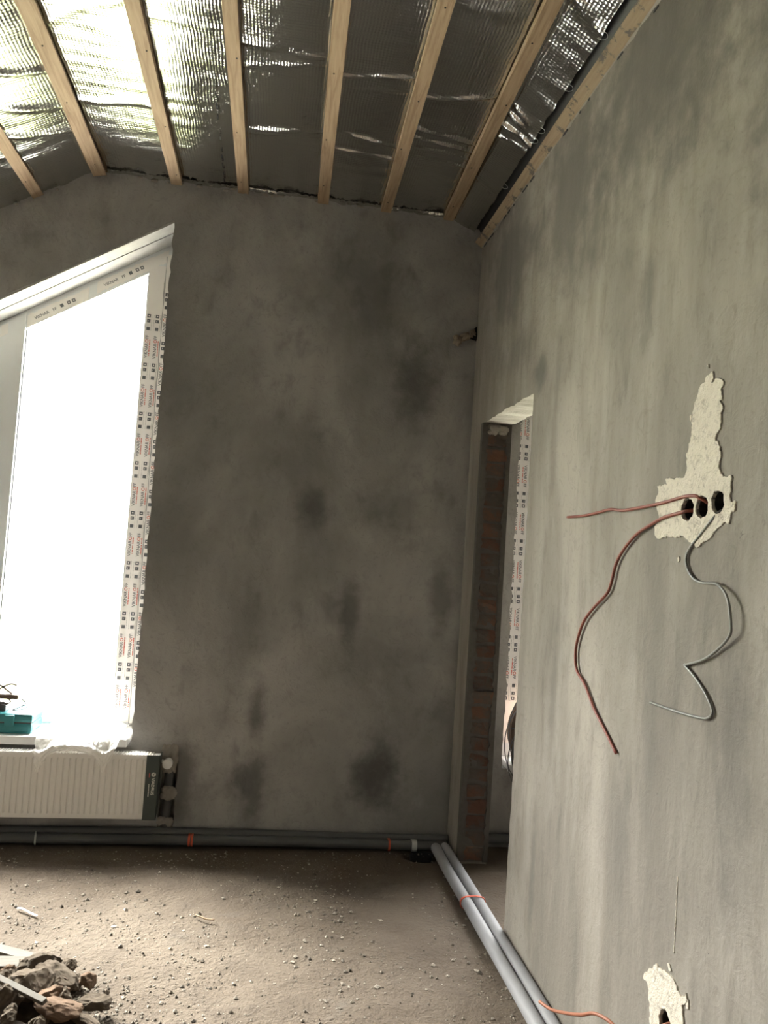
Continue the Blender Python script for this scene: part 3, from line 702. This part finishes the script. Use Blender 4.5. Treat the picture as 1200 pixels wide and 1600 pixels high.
pipe([(1.21, 4.0, .045), (1.7, 4.0, .045), (2.6, 4.0, .045), (4.1, 4.0, .045)], .026, 'insul_dark', 'dark insulated pipe along the wall beyond the doorway')

# ------------------------------------------------------------------ radiator
rad = empty('radiator', (-1.2, 3.965, .142), 'white panel radiator still in clear wrap, under the window', 'radiator')
RX0, RX1, RY0, RY1, RZ0, RZ1 = -2.05, -.452, 3.932, 3.996, .142, .448
bm = bmesh.new(); n = int((RX1-RX0-.03)/.0285)
prof = []
for i in range(n):
    x = RX0+.015+i*.0285
    prof += [(x, .004), (x+.004, 0), (x+.0215, 0), (x+.0255, .004)]
top, bot = [], []
rows = [(RZ0+.004, 1), (RZ0+.022, 0), (RZ0+.03, 1), (RZ1-.03, 1), (RZ1-.022, 0), (RZ1-.002, 1)]
grid = []
for z, k in ((RZ0, 0), (RZ0+.02, 0), (RZ0+.026, 1), (RZ1-.026, 1), (RZ1-.02, 0), (RZ1, 0)):
    grid.append([bm.verts.new((x, RY0+(d*k), z)) for x, d in prof])
for a, b in zip(grid, grid[1:]):
    for i in range(len(prof)-1): bm.faces.new((a[i], a[i+1], b[i+1], b[i]))
child('front_panel', bm, 'radiator', rad)
child('body', B(RX0, RX1, RY0+.006, RY1, RZ0, RZ1-.004, bev=.004), 'radiator', rad)
gr = bmesh.new()
for i in range(110): box(gr, RX0+.02+i*.0141, RX0+.028+i*.0141, RY0+.008, RY1-.004, RZ1-.004, RZ1+.001)
child('top_grille', gr, 'radiator', rad)
# clear wrap: a loose wrinkled skin over front and top
bm = bmesh.new(); nx_ = 150; sec = []
prf = [(RY0-.004, RZ0-.002), (RY0-.004, RZ0+.05), (RY0-.005, RZ0+.11), (RY0-.005, RZ0+.17), (RY0-.005, RZ0+.23), (RY0-.004, RZ0+.28), (RY0-.003, RZ1+.002), (RY0+.006, RZ1+.006), (RY0+.03, RZ1+.009), (RY1-.002, RZ1+.007)]
for i in range(nx_+1):
    x = RX0+(RX1-RX0-.058)*i/nx_
    sec.append([bm.verts.new((x, y-.002+noise.noise((x*14+z*9, z*22, 3))*.0018, z+noise.noise((x*12, z*9, 5))*.0022)) for y, z in prf])
for a, b in zip(sec, sec[1:]):
    for k in range(len(prf)-1): bm.faces.new((a[k], a[k+1], b[k+1], b[k]))
child('clear_wrap', bm, 'cling', rad, True)
# dark green card corner
bm = bmesh.new()
cp = [(RX1-.060, RZ0-.002), (RX1-.060, RZ1+.001), (RX1+.003, RZ1+.001), (RX1+.003, RZ0-.002)]
prism(bm, cp, lambda a, b: (a, RY0-.009, b), lambda a, b: (a, RY0-.0015, b))
prism(bm, [(RY0-.009, RZ0-.002), (RY0-.009, RZ1+.001), (RY1+.002, RZ1+.001), (RY1+.002, RZ0+.02)], lambda a, b: (RX1+.0005, a, b), lambda a, b: (RX1+.004, a, b))
for i in range(7): prism(bm, [(RX1-.060+i*.0088, RZ1), (RX1-.0556+i*.0088, RZ1+.005), (RX1-.0512+i*.0088, RZ1)], lambda a, b: (a, RY0-.009, b), lambda a, b: (a, RY0-.006, b))
card = child('card_corner', bm, 'green_card', rad)
P = Print((RX1-.022, RY0-.0096, RZ1-.105), (0, 0, -1), (1, 0, 0)); tm = text_mesh('VIADRUS', .0205)
P.mesh(tm, 0, -.006)
for k in range(6):                                                      # round rosette emblem
    t = PI*k/3; P.quad(-.016+.0055*math.cos(t)-.002, -.016+.0055*math.cos(t)+.002, .001+.0055*math.sin(t)-.002, .001+.0055*math.sin(t)+.002)
for k in range(16):
    t, u = 2*PI*k/16, 2*PI*(k+1)/16
    P.bm.faces.new([P.bm.verts.new(P.P(-.016+q*math.cos(v), .001+q*math.sin(v))) for q, v in ((.0085, t), (.0085, u), (.0105, u), (.0105, t))])
s = .03
while s < .085: l = R_(.003, .007); P.quad(s, s+l, -.020, -.016); s += l+.002
o = obj('lettering', P.bm, 'wht_ink'); o.parent = card
P = Print((RX1-.022, RY0-.0096, RZ1-.105), (0, 0, -1), (1, 0, 0)); P.quad(-.022, -.010, -.021, -.0165); P.quad(-.008, -.003, -.021, -.0165)
o = obj('lettering', P.bm, 'red_ink'); o.parent = card
for x in (-1.8, -.75): child('bracket', B(x-.02, x+.02, RY1-.002, YB-.0005, RZ0+.05, RZ1-.05), 'white', rad)
# valve and riser in the chase
val = empty('radiator_valve', (-.417, 3.985, .398), 'white round radiator valve cap beside the wrapped radiator', 'valve')
bm = bmesh.new(); bmesh.ops.create_cone(bm, cap_ends=True, segments=24, radius1=.0225, radius2=.0245, depth=.045, matrix=Matrix.Translation((-.417, 3.985, .398)) @ Matrix.Rotation(PI/2, 4, 'X'))
bmesh.ops.bevel(bm, geom=[e for e in bm.edges if len(e.link_faces) == 2 and e.calc_face_angle() > 1], offset=.004, segments=2, affect='EDGES')
child('cap', bm, 'white', val)
child('connector', tube(bmesh.new(), [(-.417, 4.0, .399), (-.452, 4.0, .405)], .009, 12), 'white', val)
child('stem', tube(bmesh.new(), [(-.417, 4.0, .398), (-.417, YB+.03, .398)], .012, 12), 'tape', val)
pipe([(-.413, YB+.028, .42), (-.414, YB+.026, .3), (-.416, YB+.022, .15), (-.418, YB+.012, .085), (-.42, YB-.004, .058)], .024, 'insul_dark', 'dark pipe rising in the wall chase below the valve')
def dab(name, x0, x1, z0, z1, label, seed):
    bm = bmesh.new(); bmesh.ops.create_grid(bm, x_segments=18, y_segments=18, size=1)
    for v in bm.verts:
        a, b = v.co.x, v.co.y; rr = max(abs(a), abs(b)); a, b = (a*math.sqrt(1-.40*b*b), b*math.sqrt(1-.40*a*a)); ang = math.atan2(b, a)
        k = 1.06+.26*noise.noise((math.cos(ang)*1.8, math.sin(ang)*1.8, seed)) + .16*noise.noise((math.cos(ang)*6, math.sin(ang)*6, seed))
        hgt = .016*(1-rr**4)+.004*noise.noise((a*3, b*3, seed+2))
        v.co = ((x0+x1)/2+a*k*(x1-x0)/2, YB+.003-max(-.02, hgt), (z0+z1)/2+b*k*(z1-z0)/2)
    o = obj(name, bm, 'dab', wall_b, True); return o
dab('plaster_dab', -.462, -.372, .335, .478, '', 1); dab('plaster_dab', -.450, -.368, .198, .266, '', 5); dab('plaster_dab', -.455, -.380, .048, .120, '', 9)

# ------------------------------------------------------------------ things on the sill
tb = empty('tool_case', (-1.3, 4.1, .508), 'teal plastic tool case lying on the window sill', 'tool case')
child('lower_shell', B(-1.56, -1.085, 4.03, 4.22, .508, .560, bev=.016), 'teal', tb)
child('lid', B(-1.56, -1.083, 4.028, 4.222, .562, .606, bev=.016), 'teal', tb)
for x in (-1.19, -1.45): child('latch', B(x-.022, x+.022, 4.019, 4.03, .545, .600, bev=.003), 'teal', tb)
child('seam', B(-1.555, -1.09, 4.032, 4.218, .559, .563), 'greytool', tb)
gr_ = empty('battery_pack', (-1.28, 4.10, .606), 'dark grey cordless tool battery on the teal case', 'battery')
child('body', B(-1.40, -1.225, 4.07, 4.15, .606, .638, bev=.006), 'greytool', gr_)
child('slide_rail', B(-1.38, -1.24, 4.085, 4.135, .638, .650, bev=.003), 'greytool', gr_)
bl = empty('tool_belt', (-1.27, 4.10, .65), 'brown leather tool strap bent over the battery on the sill', 'strap')
def strap(bm, pts, w, th=.004):
    pts = smooth_path(pts, 6); rg = []
    for i, p in enumerate(pts):
        d = (pts[min(i+1, len(pts)-1)]-pts[max(i-1, 0)]).normalized(); nr = d.cross(Vector((0, 1, 0))).normalized()
        rg.append([bm.verts.new(p+Vector((0, a*w/2, 0))+nr*b*th) for a, b in ((-1, 0), (1, 0), (1, 1), (-1, 1))])
    for a, b in zip(rg, rg[1:]):
        for k in range(4): bm.faces.new((a[k], a[(k+1) % 4], b[(k+1) % 4], b[k]))
    bm.faces.new(rg[0][::-1]); bm.faces.new(rg[-1]); return bm
child('strap_band', B(-1.45, -1.175, 4.08, 4.12, .664, .688, bev=.008), 'browntool', bl)
child('strap_loop', strap(bmesh.new(), [(-1.29, 4.1, .689), (-1.25, 4.1, .72), (-1.215, 4.1, .735), (-1.19, 4.1, .73)], .03, .007), 'browntool', bl)
child('strap_loop', strap(bmesh.new(), [(-1.32, 4.1, .725), (-1.27, 4.1, .728), (-1.235, 4.1, .705), (-1.21, 4.1, .689)], .03, .007), 'browntool', bl)
child('buckle', strap(bmesh.new(), [(-1.23, 4.1, .664), (-1.215, 4.1, .652), (-1.225, 4.1, .643), (-1.245, 4.1, .650)], .02, .005), 'browntool', bl)
cb = bmesh.new(); tube(cb, smooth_path([(-1.20, 4.1, .611), (-1.17, 4.1, .622), (-1.145, 4.1, .638), (-1.15, 4.1, .655), (-1.165, 4.1, .664)], 6), .003, 6); tube(cb, smooth_path([(-1.2, 4.09, .61), (-1.165, 4.09, .613), (-1.14, 4.09, .62), (-1.13, 4.09, .632)], 5), .0028, 6)
o = obj('wire_offcut', cb, 'greytool', None, True); recenter(o, (-1.2, 4.1, .608)); tag(o, 'thin dark curled wire offcut on the end of the teal case', 'wire')
# plastic bag
def bag():
    bm = bmesh.new(); nu, nv = 90, 60; g = []
    x0, x1 = -1.045, -.655
    def drop(u):                                                        # how far the sheet hangs below the sill front
        a = math.exp(-((u-.07)/.13)**2)*.100 + math.exp(-((u-.84)/.12)**2)*.098
        return .048 + a + .022*noise.noise((u*7, 2, 2)) + .008*noise.noise((u*23, 2, 2))
    for i in range(nu+1):
        u = i/nu; d = drop(u); row = []
        for j in range(nv+1):
            v = j/nv
            lump = (.05+.03*noise.noise((u*4, v*4, 1)))*math.sin(PI*min(1, max(0, (u+.02)/1.04)))**.5
            if v < .5:                                                   # lying on the sill, crumpled
                t = v/.5; y = 4.26-(4.26-3.978)*t; z = .512+lump*math.sin(PI*min(1, t*.95+.05))+.012*abs(noise.noise((u*14, v*14, 4)))
                x = x0+(x1-x0)*u + .03*noise.noise((u*3, v*3, 7)); 
            else:
                t = (v-.5)/.5; z = .512-d*t-.004; y = 3.975-.016*math.sin(PI*t)-.035*t**.7 - .030*abs(noise.noise((u*9, t*2.2, 5)))*t - .012*abs(noise.noise((u*26, t*5, 5)))
                xx = x0+(x1-x0)*u
                cx = -1.005 if u < .45 else -.715
                pull = .55*t*math.exp(-((u-(.07 if u < .45 else .84))/.2)**2)
                x = xx+(cx-xx)*pull + .006*noise.noise((u*16, t*4, 6))
                y -= .018*math.sin(u*34)*t*math.exp(-((u-(.07 if u < .45 else .84))/.22)**2)
                y = min(y, 3.978-.05*t) if t < .35 else min(y, 3.918-.014*abs(noise.noise((u*15, t*6, 1))))
            row.append(bm.verts.new((x, y, z)))
        g.append(row)
    for i in range(nu):
        for j in range(nv): bm.faces.new((g[i][j], g[i+1][j], g[i+1][j+1], g[i][j+1]))
    o = obj('plastic_bag', bm, 'bag', None, True); recenter(o, (-.85, 4.1, .508))
    return tag(o, 'crumpled milky plastic bag draped off the window sill over the radiator', 'plastic bag')
bag()

# ------------------------------------------------------------------ cable coil and foil in the next room
co = empty('cable_coil', (1.40, 4.03, .43), 'black cable coil hanging on the sill beyond the doorway', 'cable coil')
bm = bmesh.new()
def loop(bm, c, rx, rz, tilt, r_, off=0):
    pts = []
    for i in range(41):
        t = 2*PI*i/40; pts.append(Vector(c)+Vector((rx*math.cos(t)+off*math.sin(2*t), tilt*math.sin(t), rz*math.sin(t))))
    tube(bm, pts, r_, 7, False)
for k in range(7): loop(bm, (1.46+R_(-.008, .008), 3.982-.010*k, .50+R_(-.01, .01)), .105+R_(-.006, .01), .15+R_(-.006, .01), .01, .0065)
child('cable_turns', bm, 'insul_dark', co, True)
bm = bmesh.new(); loop(bm, (1.47, 3.985, .54), .16, .22, .02, .003); loop(bm, (1.48, 3.99, .47), .145, .20, -.02, .003); loop(bm, (1.50, 3.99, .60), .17, .24, .03, .003)
child('loose_turns', bm, 'ink', co, True)
rl = empty('cable_reel', (1.45, 4.10, .43), 'dark spoked cable reel standing on the sill beyond the doorway', 'cable reel')
bm = bmesh.new(); loop(bm, (1.49, 4.09, .60), .125, .17, 0, .011); child('rim', bm, 'browntool', rl, True)
bm = bmesh.new(); bmesh.ops.create_cone(bm, cap_ends=True, segments=32, radius1=.12, radius2=.12, depth=.008, matrix=Matrix.Translation((1.49, 4.105, .60)) @ Matrix.Diagonal((1, 1, 1.4, 1)) @ Matrix.Rotation(PI/2, 4, 'X')); child('plate', bm, 'browntool', rl)
for k in range(4):
    t = PI*k/4; child('spoke', tube(bmesh.new(), [(1.49-.12*math.cos(t), 4.096, .60-.165*math.sin(t)), (1.49+.12*math.cos(t), 4.096, .60+.165*math.sin(t))], .005, 6), 'ink', rl)

# ------------------------------------------------------------------ crumbled foam in the corner, high on the wall
bm = bmesh.new()
for i in range(22):
    t = random.random(); q = R_(.008, .02)*(1.2-.5*t)
    m = Matrix.Translation((.922+.10*t, YB-.004-R_(0, .012), 2.700+.045*t*t+R_(-.022, .020)*(1-.4*t))) @ Matrix.Rotation(R_(0, 6), 4, 'Y') @ Matrix.Diagonal((q*1.4, q*.8, q*.7, 1))
    bmesh.ops.create_icosphere(bm, subdivisions=2, radius=1, matrix=m)
for v in bm.verts: v.co += noise.noise_vector(v.co*70)*.007
o = obj('plaster_crumb', bm, 'foam', wall_b, True)
bm = bmesh.new(); prism(bm, ragged([(1.0, 2.71), (1.04, 2.70), (1.04, 2.78), (1.03, 2.775)], .015, .004), lambda a, b: (a, YB-.004, b), lambda a, b: (a, YB+.01, b)); obj('torn_hole_shade', bm, 'dark', wall_b)  # flat dark patch on the plaster, painting the shade of a hole

# ------------------------------------------------------------------ rubble heap, boards, litter
def clod_mesh(seed, sub):
    bm = bmesh.new(); bmesh.ops.create_icosphere(bm, subdivisions=sub, radius=1)
    planes = [(Vector((R_(-1, 1), R_(-1, 1), R_(-1, 1))).normalized(), R_(.55, .85)) for _ in range(7)]
    for v in bm.verts:
        c = v.co.copy()
        for nrm, d in planes:
            e = c.dot(nrm)-d
            if e > 0: c -= nrm*e
        c += c.normalized()*(.16*noise.noise(c*2.2+Vector((seed, 0, 0)))+.09*noise.noise(c*5+Vector((seed, 3, 0)))+.05*noise.noise(c*13+Vector((seed, 3, 0))))
        v.co = c
    me = bpy.data.meshes.new('clod'); bm.to_mesh(me); bm.free(); me.materials.append(M['clod'])
    return me
CL = [clod_mesh(s*5.3, 4) for s in range(9)]
CLR = [clod_mesh(s*5.3+60, 4) for s in range(3)]
for m_ in CLR: m_.materials[0] = M['clod_red']
def heap(x, y):                                                         # height of the rubble heap
    return max(0, .15*(1-math.hypot((x+.86)/.48, (y-2.42)/.46)))
def clod(x, y, z, s, me, label, rot=None, group=None, sc=(1, 1, .75)):
    o = bpy.data.objects.new('rubble_lump', me); COL.objects.link(o)
    o.location = (x, y, z); o.rotation_euler = rot or (R_(0, 6), R_(0, 6), R_(0, 6)); o.scale = tuple(s*q for q in sc)
    return tag(o, label, 'rubble', group)
clod(-.655, 2.665, .055, .075, CL[0], 'largest brown lump in the rubble heap, left of the orange lump', (.3, .2, .5))
clod(-.565, 2.605, .05, .052, CLR[0], 'orange-brown lump near the middle of the rubble heap', (.2, .1, .9), None, (1.2, .8, .7))
clod(-.525, 2.54, .045, .055, CLR[1], 'pale orange flat lump at the front of the rubble heap', (.1, .3, .2), None, (1.4, .8, .5))
clod(-.585, 2.725, .05, .05, CL[1], 'long dark slab lying across the back of the rubble heap', (.1, .15, -.6), None, (1.8, .8, .6))
clod(-.655, 2.80, .045, .05, CL[2], 'dark jagged lump at the back left of the rubble heap', (.2, 0, .1), None, (1.5, .8, .7))
clod(-.575, 2.80, .04, .036, CL[3], 'light grey lump at the back of the rubble heap', (.4, .1, .3))
clod(-.435, 2.60, .028, .042, CL[4], 'pale brown triangular lump at the right of the rubble heap', (.1, .2, .3), None, (1.3, .9, .6))
clod(-.487, 2.735, .028, .030, CLR[2], 'small reddish lump at the far right of the rubble heap', (.1, .4, .3))
clod(-.445, 2.52, .02, .05, CL[5], 'thin pale shard lying at the front right of the rubble heap', (.2, .1, -.7), None, (1.5, .45, .4))
for i in range(150):
    for _ in range(40):
        x, y = R_(-1.35, -.36), R_(2.0, 2.86); h = heap(x, y)
        if h > 0 or (R_(0, 1) < .3 and math.hypot((x+.86)/.56, (y-2.42)/.52) < 1): break
    s = R_(.012, .032) if i > 34 else R_(.03, .06)
    clod(x, y, h*.6+s*.35, s, CL[i % 9] if i % 8 else CLR[i % 3], 'small grey-brown lump loose in the rubble heap', None, 'loose rubble lumps')
bm = bmesh.new(); nn = 70
for j in range(nn+1):
    for i in range(nn+1):
        x, y = -1.5+1.15*i/nn, 1.85+1.0*j/nn; hh = heap(x, y)
        bm.verts.new((x, y, hh*.62-.02+.035*noise.noise((x*9, y*9, 2))*(hh > 0)+.02*noise.noise((x*22, y*22, 2))*(hh > 0)+.008*noise.noise((x*40, y*40, 2))*(hh > 0)))
bm.verts.ensure_lookup_table()
for j in range(nn):
    for i in range(nn):
        a = j*(nn+1)+i; bm.faces.new([bm.verts[k] for k in (a, a+1, a+nn+2, a+nn+1)])
o = obj('rubble_dust', bm, 'dust', None, True); recenter(o, (-.9, 2.4, 0)); o['kind'] = 'stuff'; o['label'] = 'fine brown dust and grit under the rubble heap'; o['category'] = 'dust'
def plank(pa, pb, w, th, label, name, mat, roll=0):
    pa, pb = Vector(pa), Vector(pb); d = pb-pa; bm = B(-w/2, w/2, 0, d.length, 0, th, bev=.002)
    o = obj(name, bm, mat); o.location = pa; o.rotation_mode = 'QUATERNION'
    o.rotation_quaternion = d.to_track_quat('Y', 'Z') @ Matrix.Rotation(roll, 3, 'Y').to_quaternion()
    return tag(o, label, 'plank')
plank((-1.5, 3.30, .0), (-.625, 2.875, .0), .045, .014, 'pale narrow board lying flat behind the rubble heap', 'board', 'board')
plank((-1.25, 3.0, .10), (-.565, 2.505, .085), .018, .014, 'grey-brown batten lying over the front of the rubble heap', 'batten_offcut', 'board', .3)
plank((-1.1, 2.87, .018), (-.63, 2.835, .03), .05, .012, 'short pale plank end at the back of the rubble heap', 'board', 'board', .2)
bm = bmesh.new(); strap(bm, [(-.885, 3.31, .002), (-.86, 3.295, .006), (-.82, 3.265, .003), (-.79, 3.245, .002)], .012, .0012)
o = obj('plastic_strip', bm, 'white'); recenter(o, (-.84, 3.28, 0)); tag(o, 'small white plastic strip lying on the floor', 'plastic strip')
bm = bmesh.new(); tube(bm, smooth_path([(-.182, 3.245, .004), (-.16, 3.225, .005), (-.135, 3.208, .004), (-.106, 3.203, .004)], 6), .0035, 6)
o = obj('wood_shaving', bm, 'wood', None, True); recenter(o, (-.14, 3.22, 0)); tag(o, 'thin curved wood sliver lying on the floor', 'wood sliver')
# grit over the floor
vs_, fs = [], []
def grit(x, y, s):
    z = -.012+noise.noise((x*1.1, y*1.1, 0))*.012 + noise.noise((x*4, y*4, 3))*.006 + noise.noise((x*14, y*14, 7))*.0025
    b = len(vs_); a = R_(0, PI)
    for (p, q, t) in ((1, 0, .3), (0, 1, .4), (-1, 0, .3), (0, -1, .35), (0, 0, 1), (0, 0, -.3)):
        p, q = p*R_(.6, 1.2), q*R_(.5, 1.1)
        vs_.append((x+s*(p*math.cos(a)-q*math.sin(a)), y+s*(p*math.sin(a)+q*math.cos(a)), z+s*t*R_(.5, 1)))
    for f in ((0, 1, 4), (1, 2, 4), (2, 3, 4), (3, 0, 4), (1, 0, 5), (2, 1, 5), (3, 2, 5), (0, 3, 5)): fs.append(tuple(b+k for k in f))
for i in range(15000):
    x, y = R_(-1.9, 1.0), R_(1.6, 3.95)
    if noise.noise((x*2.3, y*2.3, 11)) + noise.noise((x*7, y*7, 12))*.6 < R_(-.5, .5): continue
    grit(x, y, min(.012, .0016+.0022*random.expovariate(1)))
for i in range(3500):
    t = R_(0, 6.28); d = abs(random.gauss(0, .10))-.06; x, y = -.86+(.48+d)*math.cos(t), 2.42+(.46+d)*math.sin(t)
    grit(x, y, R_(.002, .008))
me = bpy.data.meshes.new('floor_grit'); me.from_pydata(vs_, [], fs); me.materials.append(M['pebble'])
o = bpy.data.objects.new('floor_grit', me); COL.objects.link(o); o['kind'] = 'stuff'; o['label'] = 'grit and tiny crumbs scattered over the floor'; o['category'] = 'grit'

# ------------------------------------------------------------------ outside
struct(obj('ground', B(-40, 40, -40, 70, -.75, -.52), 'grass'), 'green lawn around the house')
pv = obj('pavement', B(-6, 6, 4.42, 7.2, -.53, -.48), 'path'); struct(pv, 'pale paving strip outside the window')
fc = empty('garden_fence', (-4, 16, -.53), 'pale board fence across the garden beyond the window', 'fence')
bmf = B(-.07, .07, -.012, .012, 0, 1.1); fm = bpy.data.meshes.new('fence_board'); bmf.to_mesh(fm); bmf.free(); fm.materials.append(M['fencew'])
for i in range(60):
    o = bpy.data.objects.new('fence_board', fm); COL.objects.link(o); o.parent = fc; o.location = (-6+i*.165, 0, 0); o.scale = (1, 1, R_(.98, 1.02))
for z in (.25, .85): 
    o = obj('fence_rail', B(-6.1, 3.9, .012, .05, z, z+.07), 'fencew', fc)
ho = empty('neighbour_house', (-9, 32, -.53), 'pale neighbour house with grey roof beyond the garden fence', 'house')
obj('wall', B(-6, 6, 0, 7, 0, 3.2), 'facade', ho)
obj('roof', prism(bmesh.new(), [(-.5, 3.2), (7.5, 3.2), (3.5, 5.6)], lambda a, b: (-6.5, a, b), lambda a, b: (6.5, a, b)), 'rooftile', ho)
for x in (-4, -1, 2.2): obj('window', B(x, x+1.2, -.04, .05, 1.1, 2.3), 'greytool', ho)
obj('door', B(4, 4.9, -.04, .05, 0, 2.1), 'browntool', ho)
def tree(x, y, h, rr, label, seed):
    t = empty('tree', (x, y, -.53), label, 'tree')
    obj('trunk', tube(bmesh.new(), [(0, 0, 0), (.05, 0, h*.3), (0, .05, h*.65)], [.14, .1, .05], 8), 'bark', t, True)
    bm = bmesh.new(); rnd = random.Random(seed)
    for i in range(700):
        d = Vector((rnd.gauss(0, 1), rnd.gauss(0, 1), rnd.gauss(0, 1))).normalized()*rr*rnd.uniform(.45, 1)*(1+.3*noise.noise((i*.1, seed, 0)))
        c = d+Vector((0, 0, h*.68)); u = Vector((rnd.uniform(-1, 1), rnd.uniform(-1, 1), rnd.uniform(-1, 1))).normalized(); w = u.orthogonal().normalized(); s = rnd.uniform(.10, .2)
        bm.faces.new([bm.verts.new(q) for q in (c-u*s, c+w*s*.5, c+u*s, c-w*s*.5)])
    obj('foliage', bm, 'leaf', t)
tree(4.5, 20, 4.5, 1.6, 'round green tree outside beyond the next room', 2)
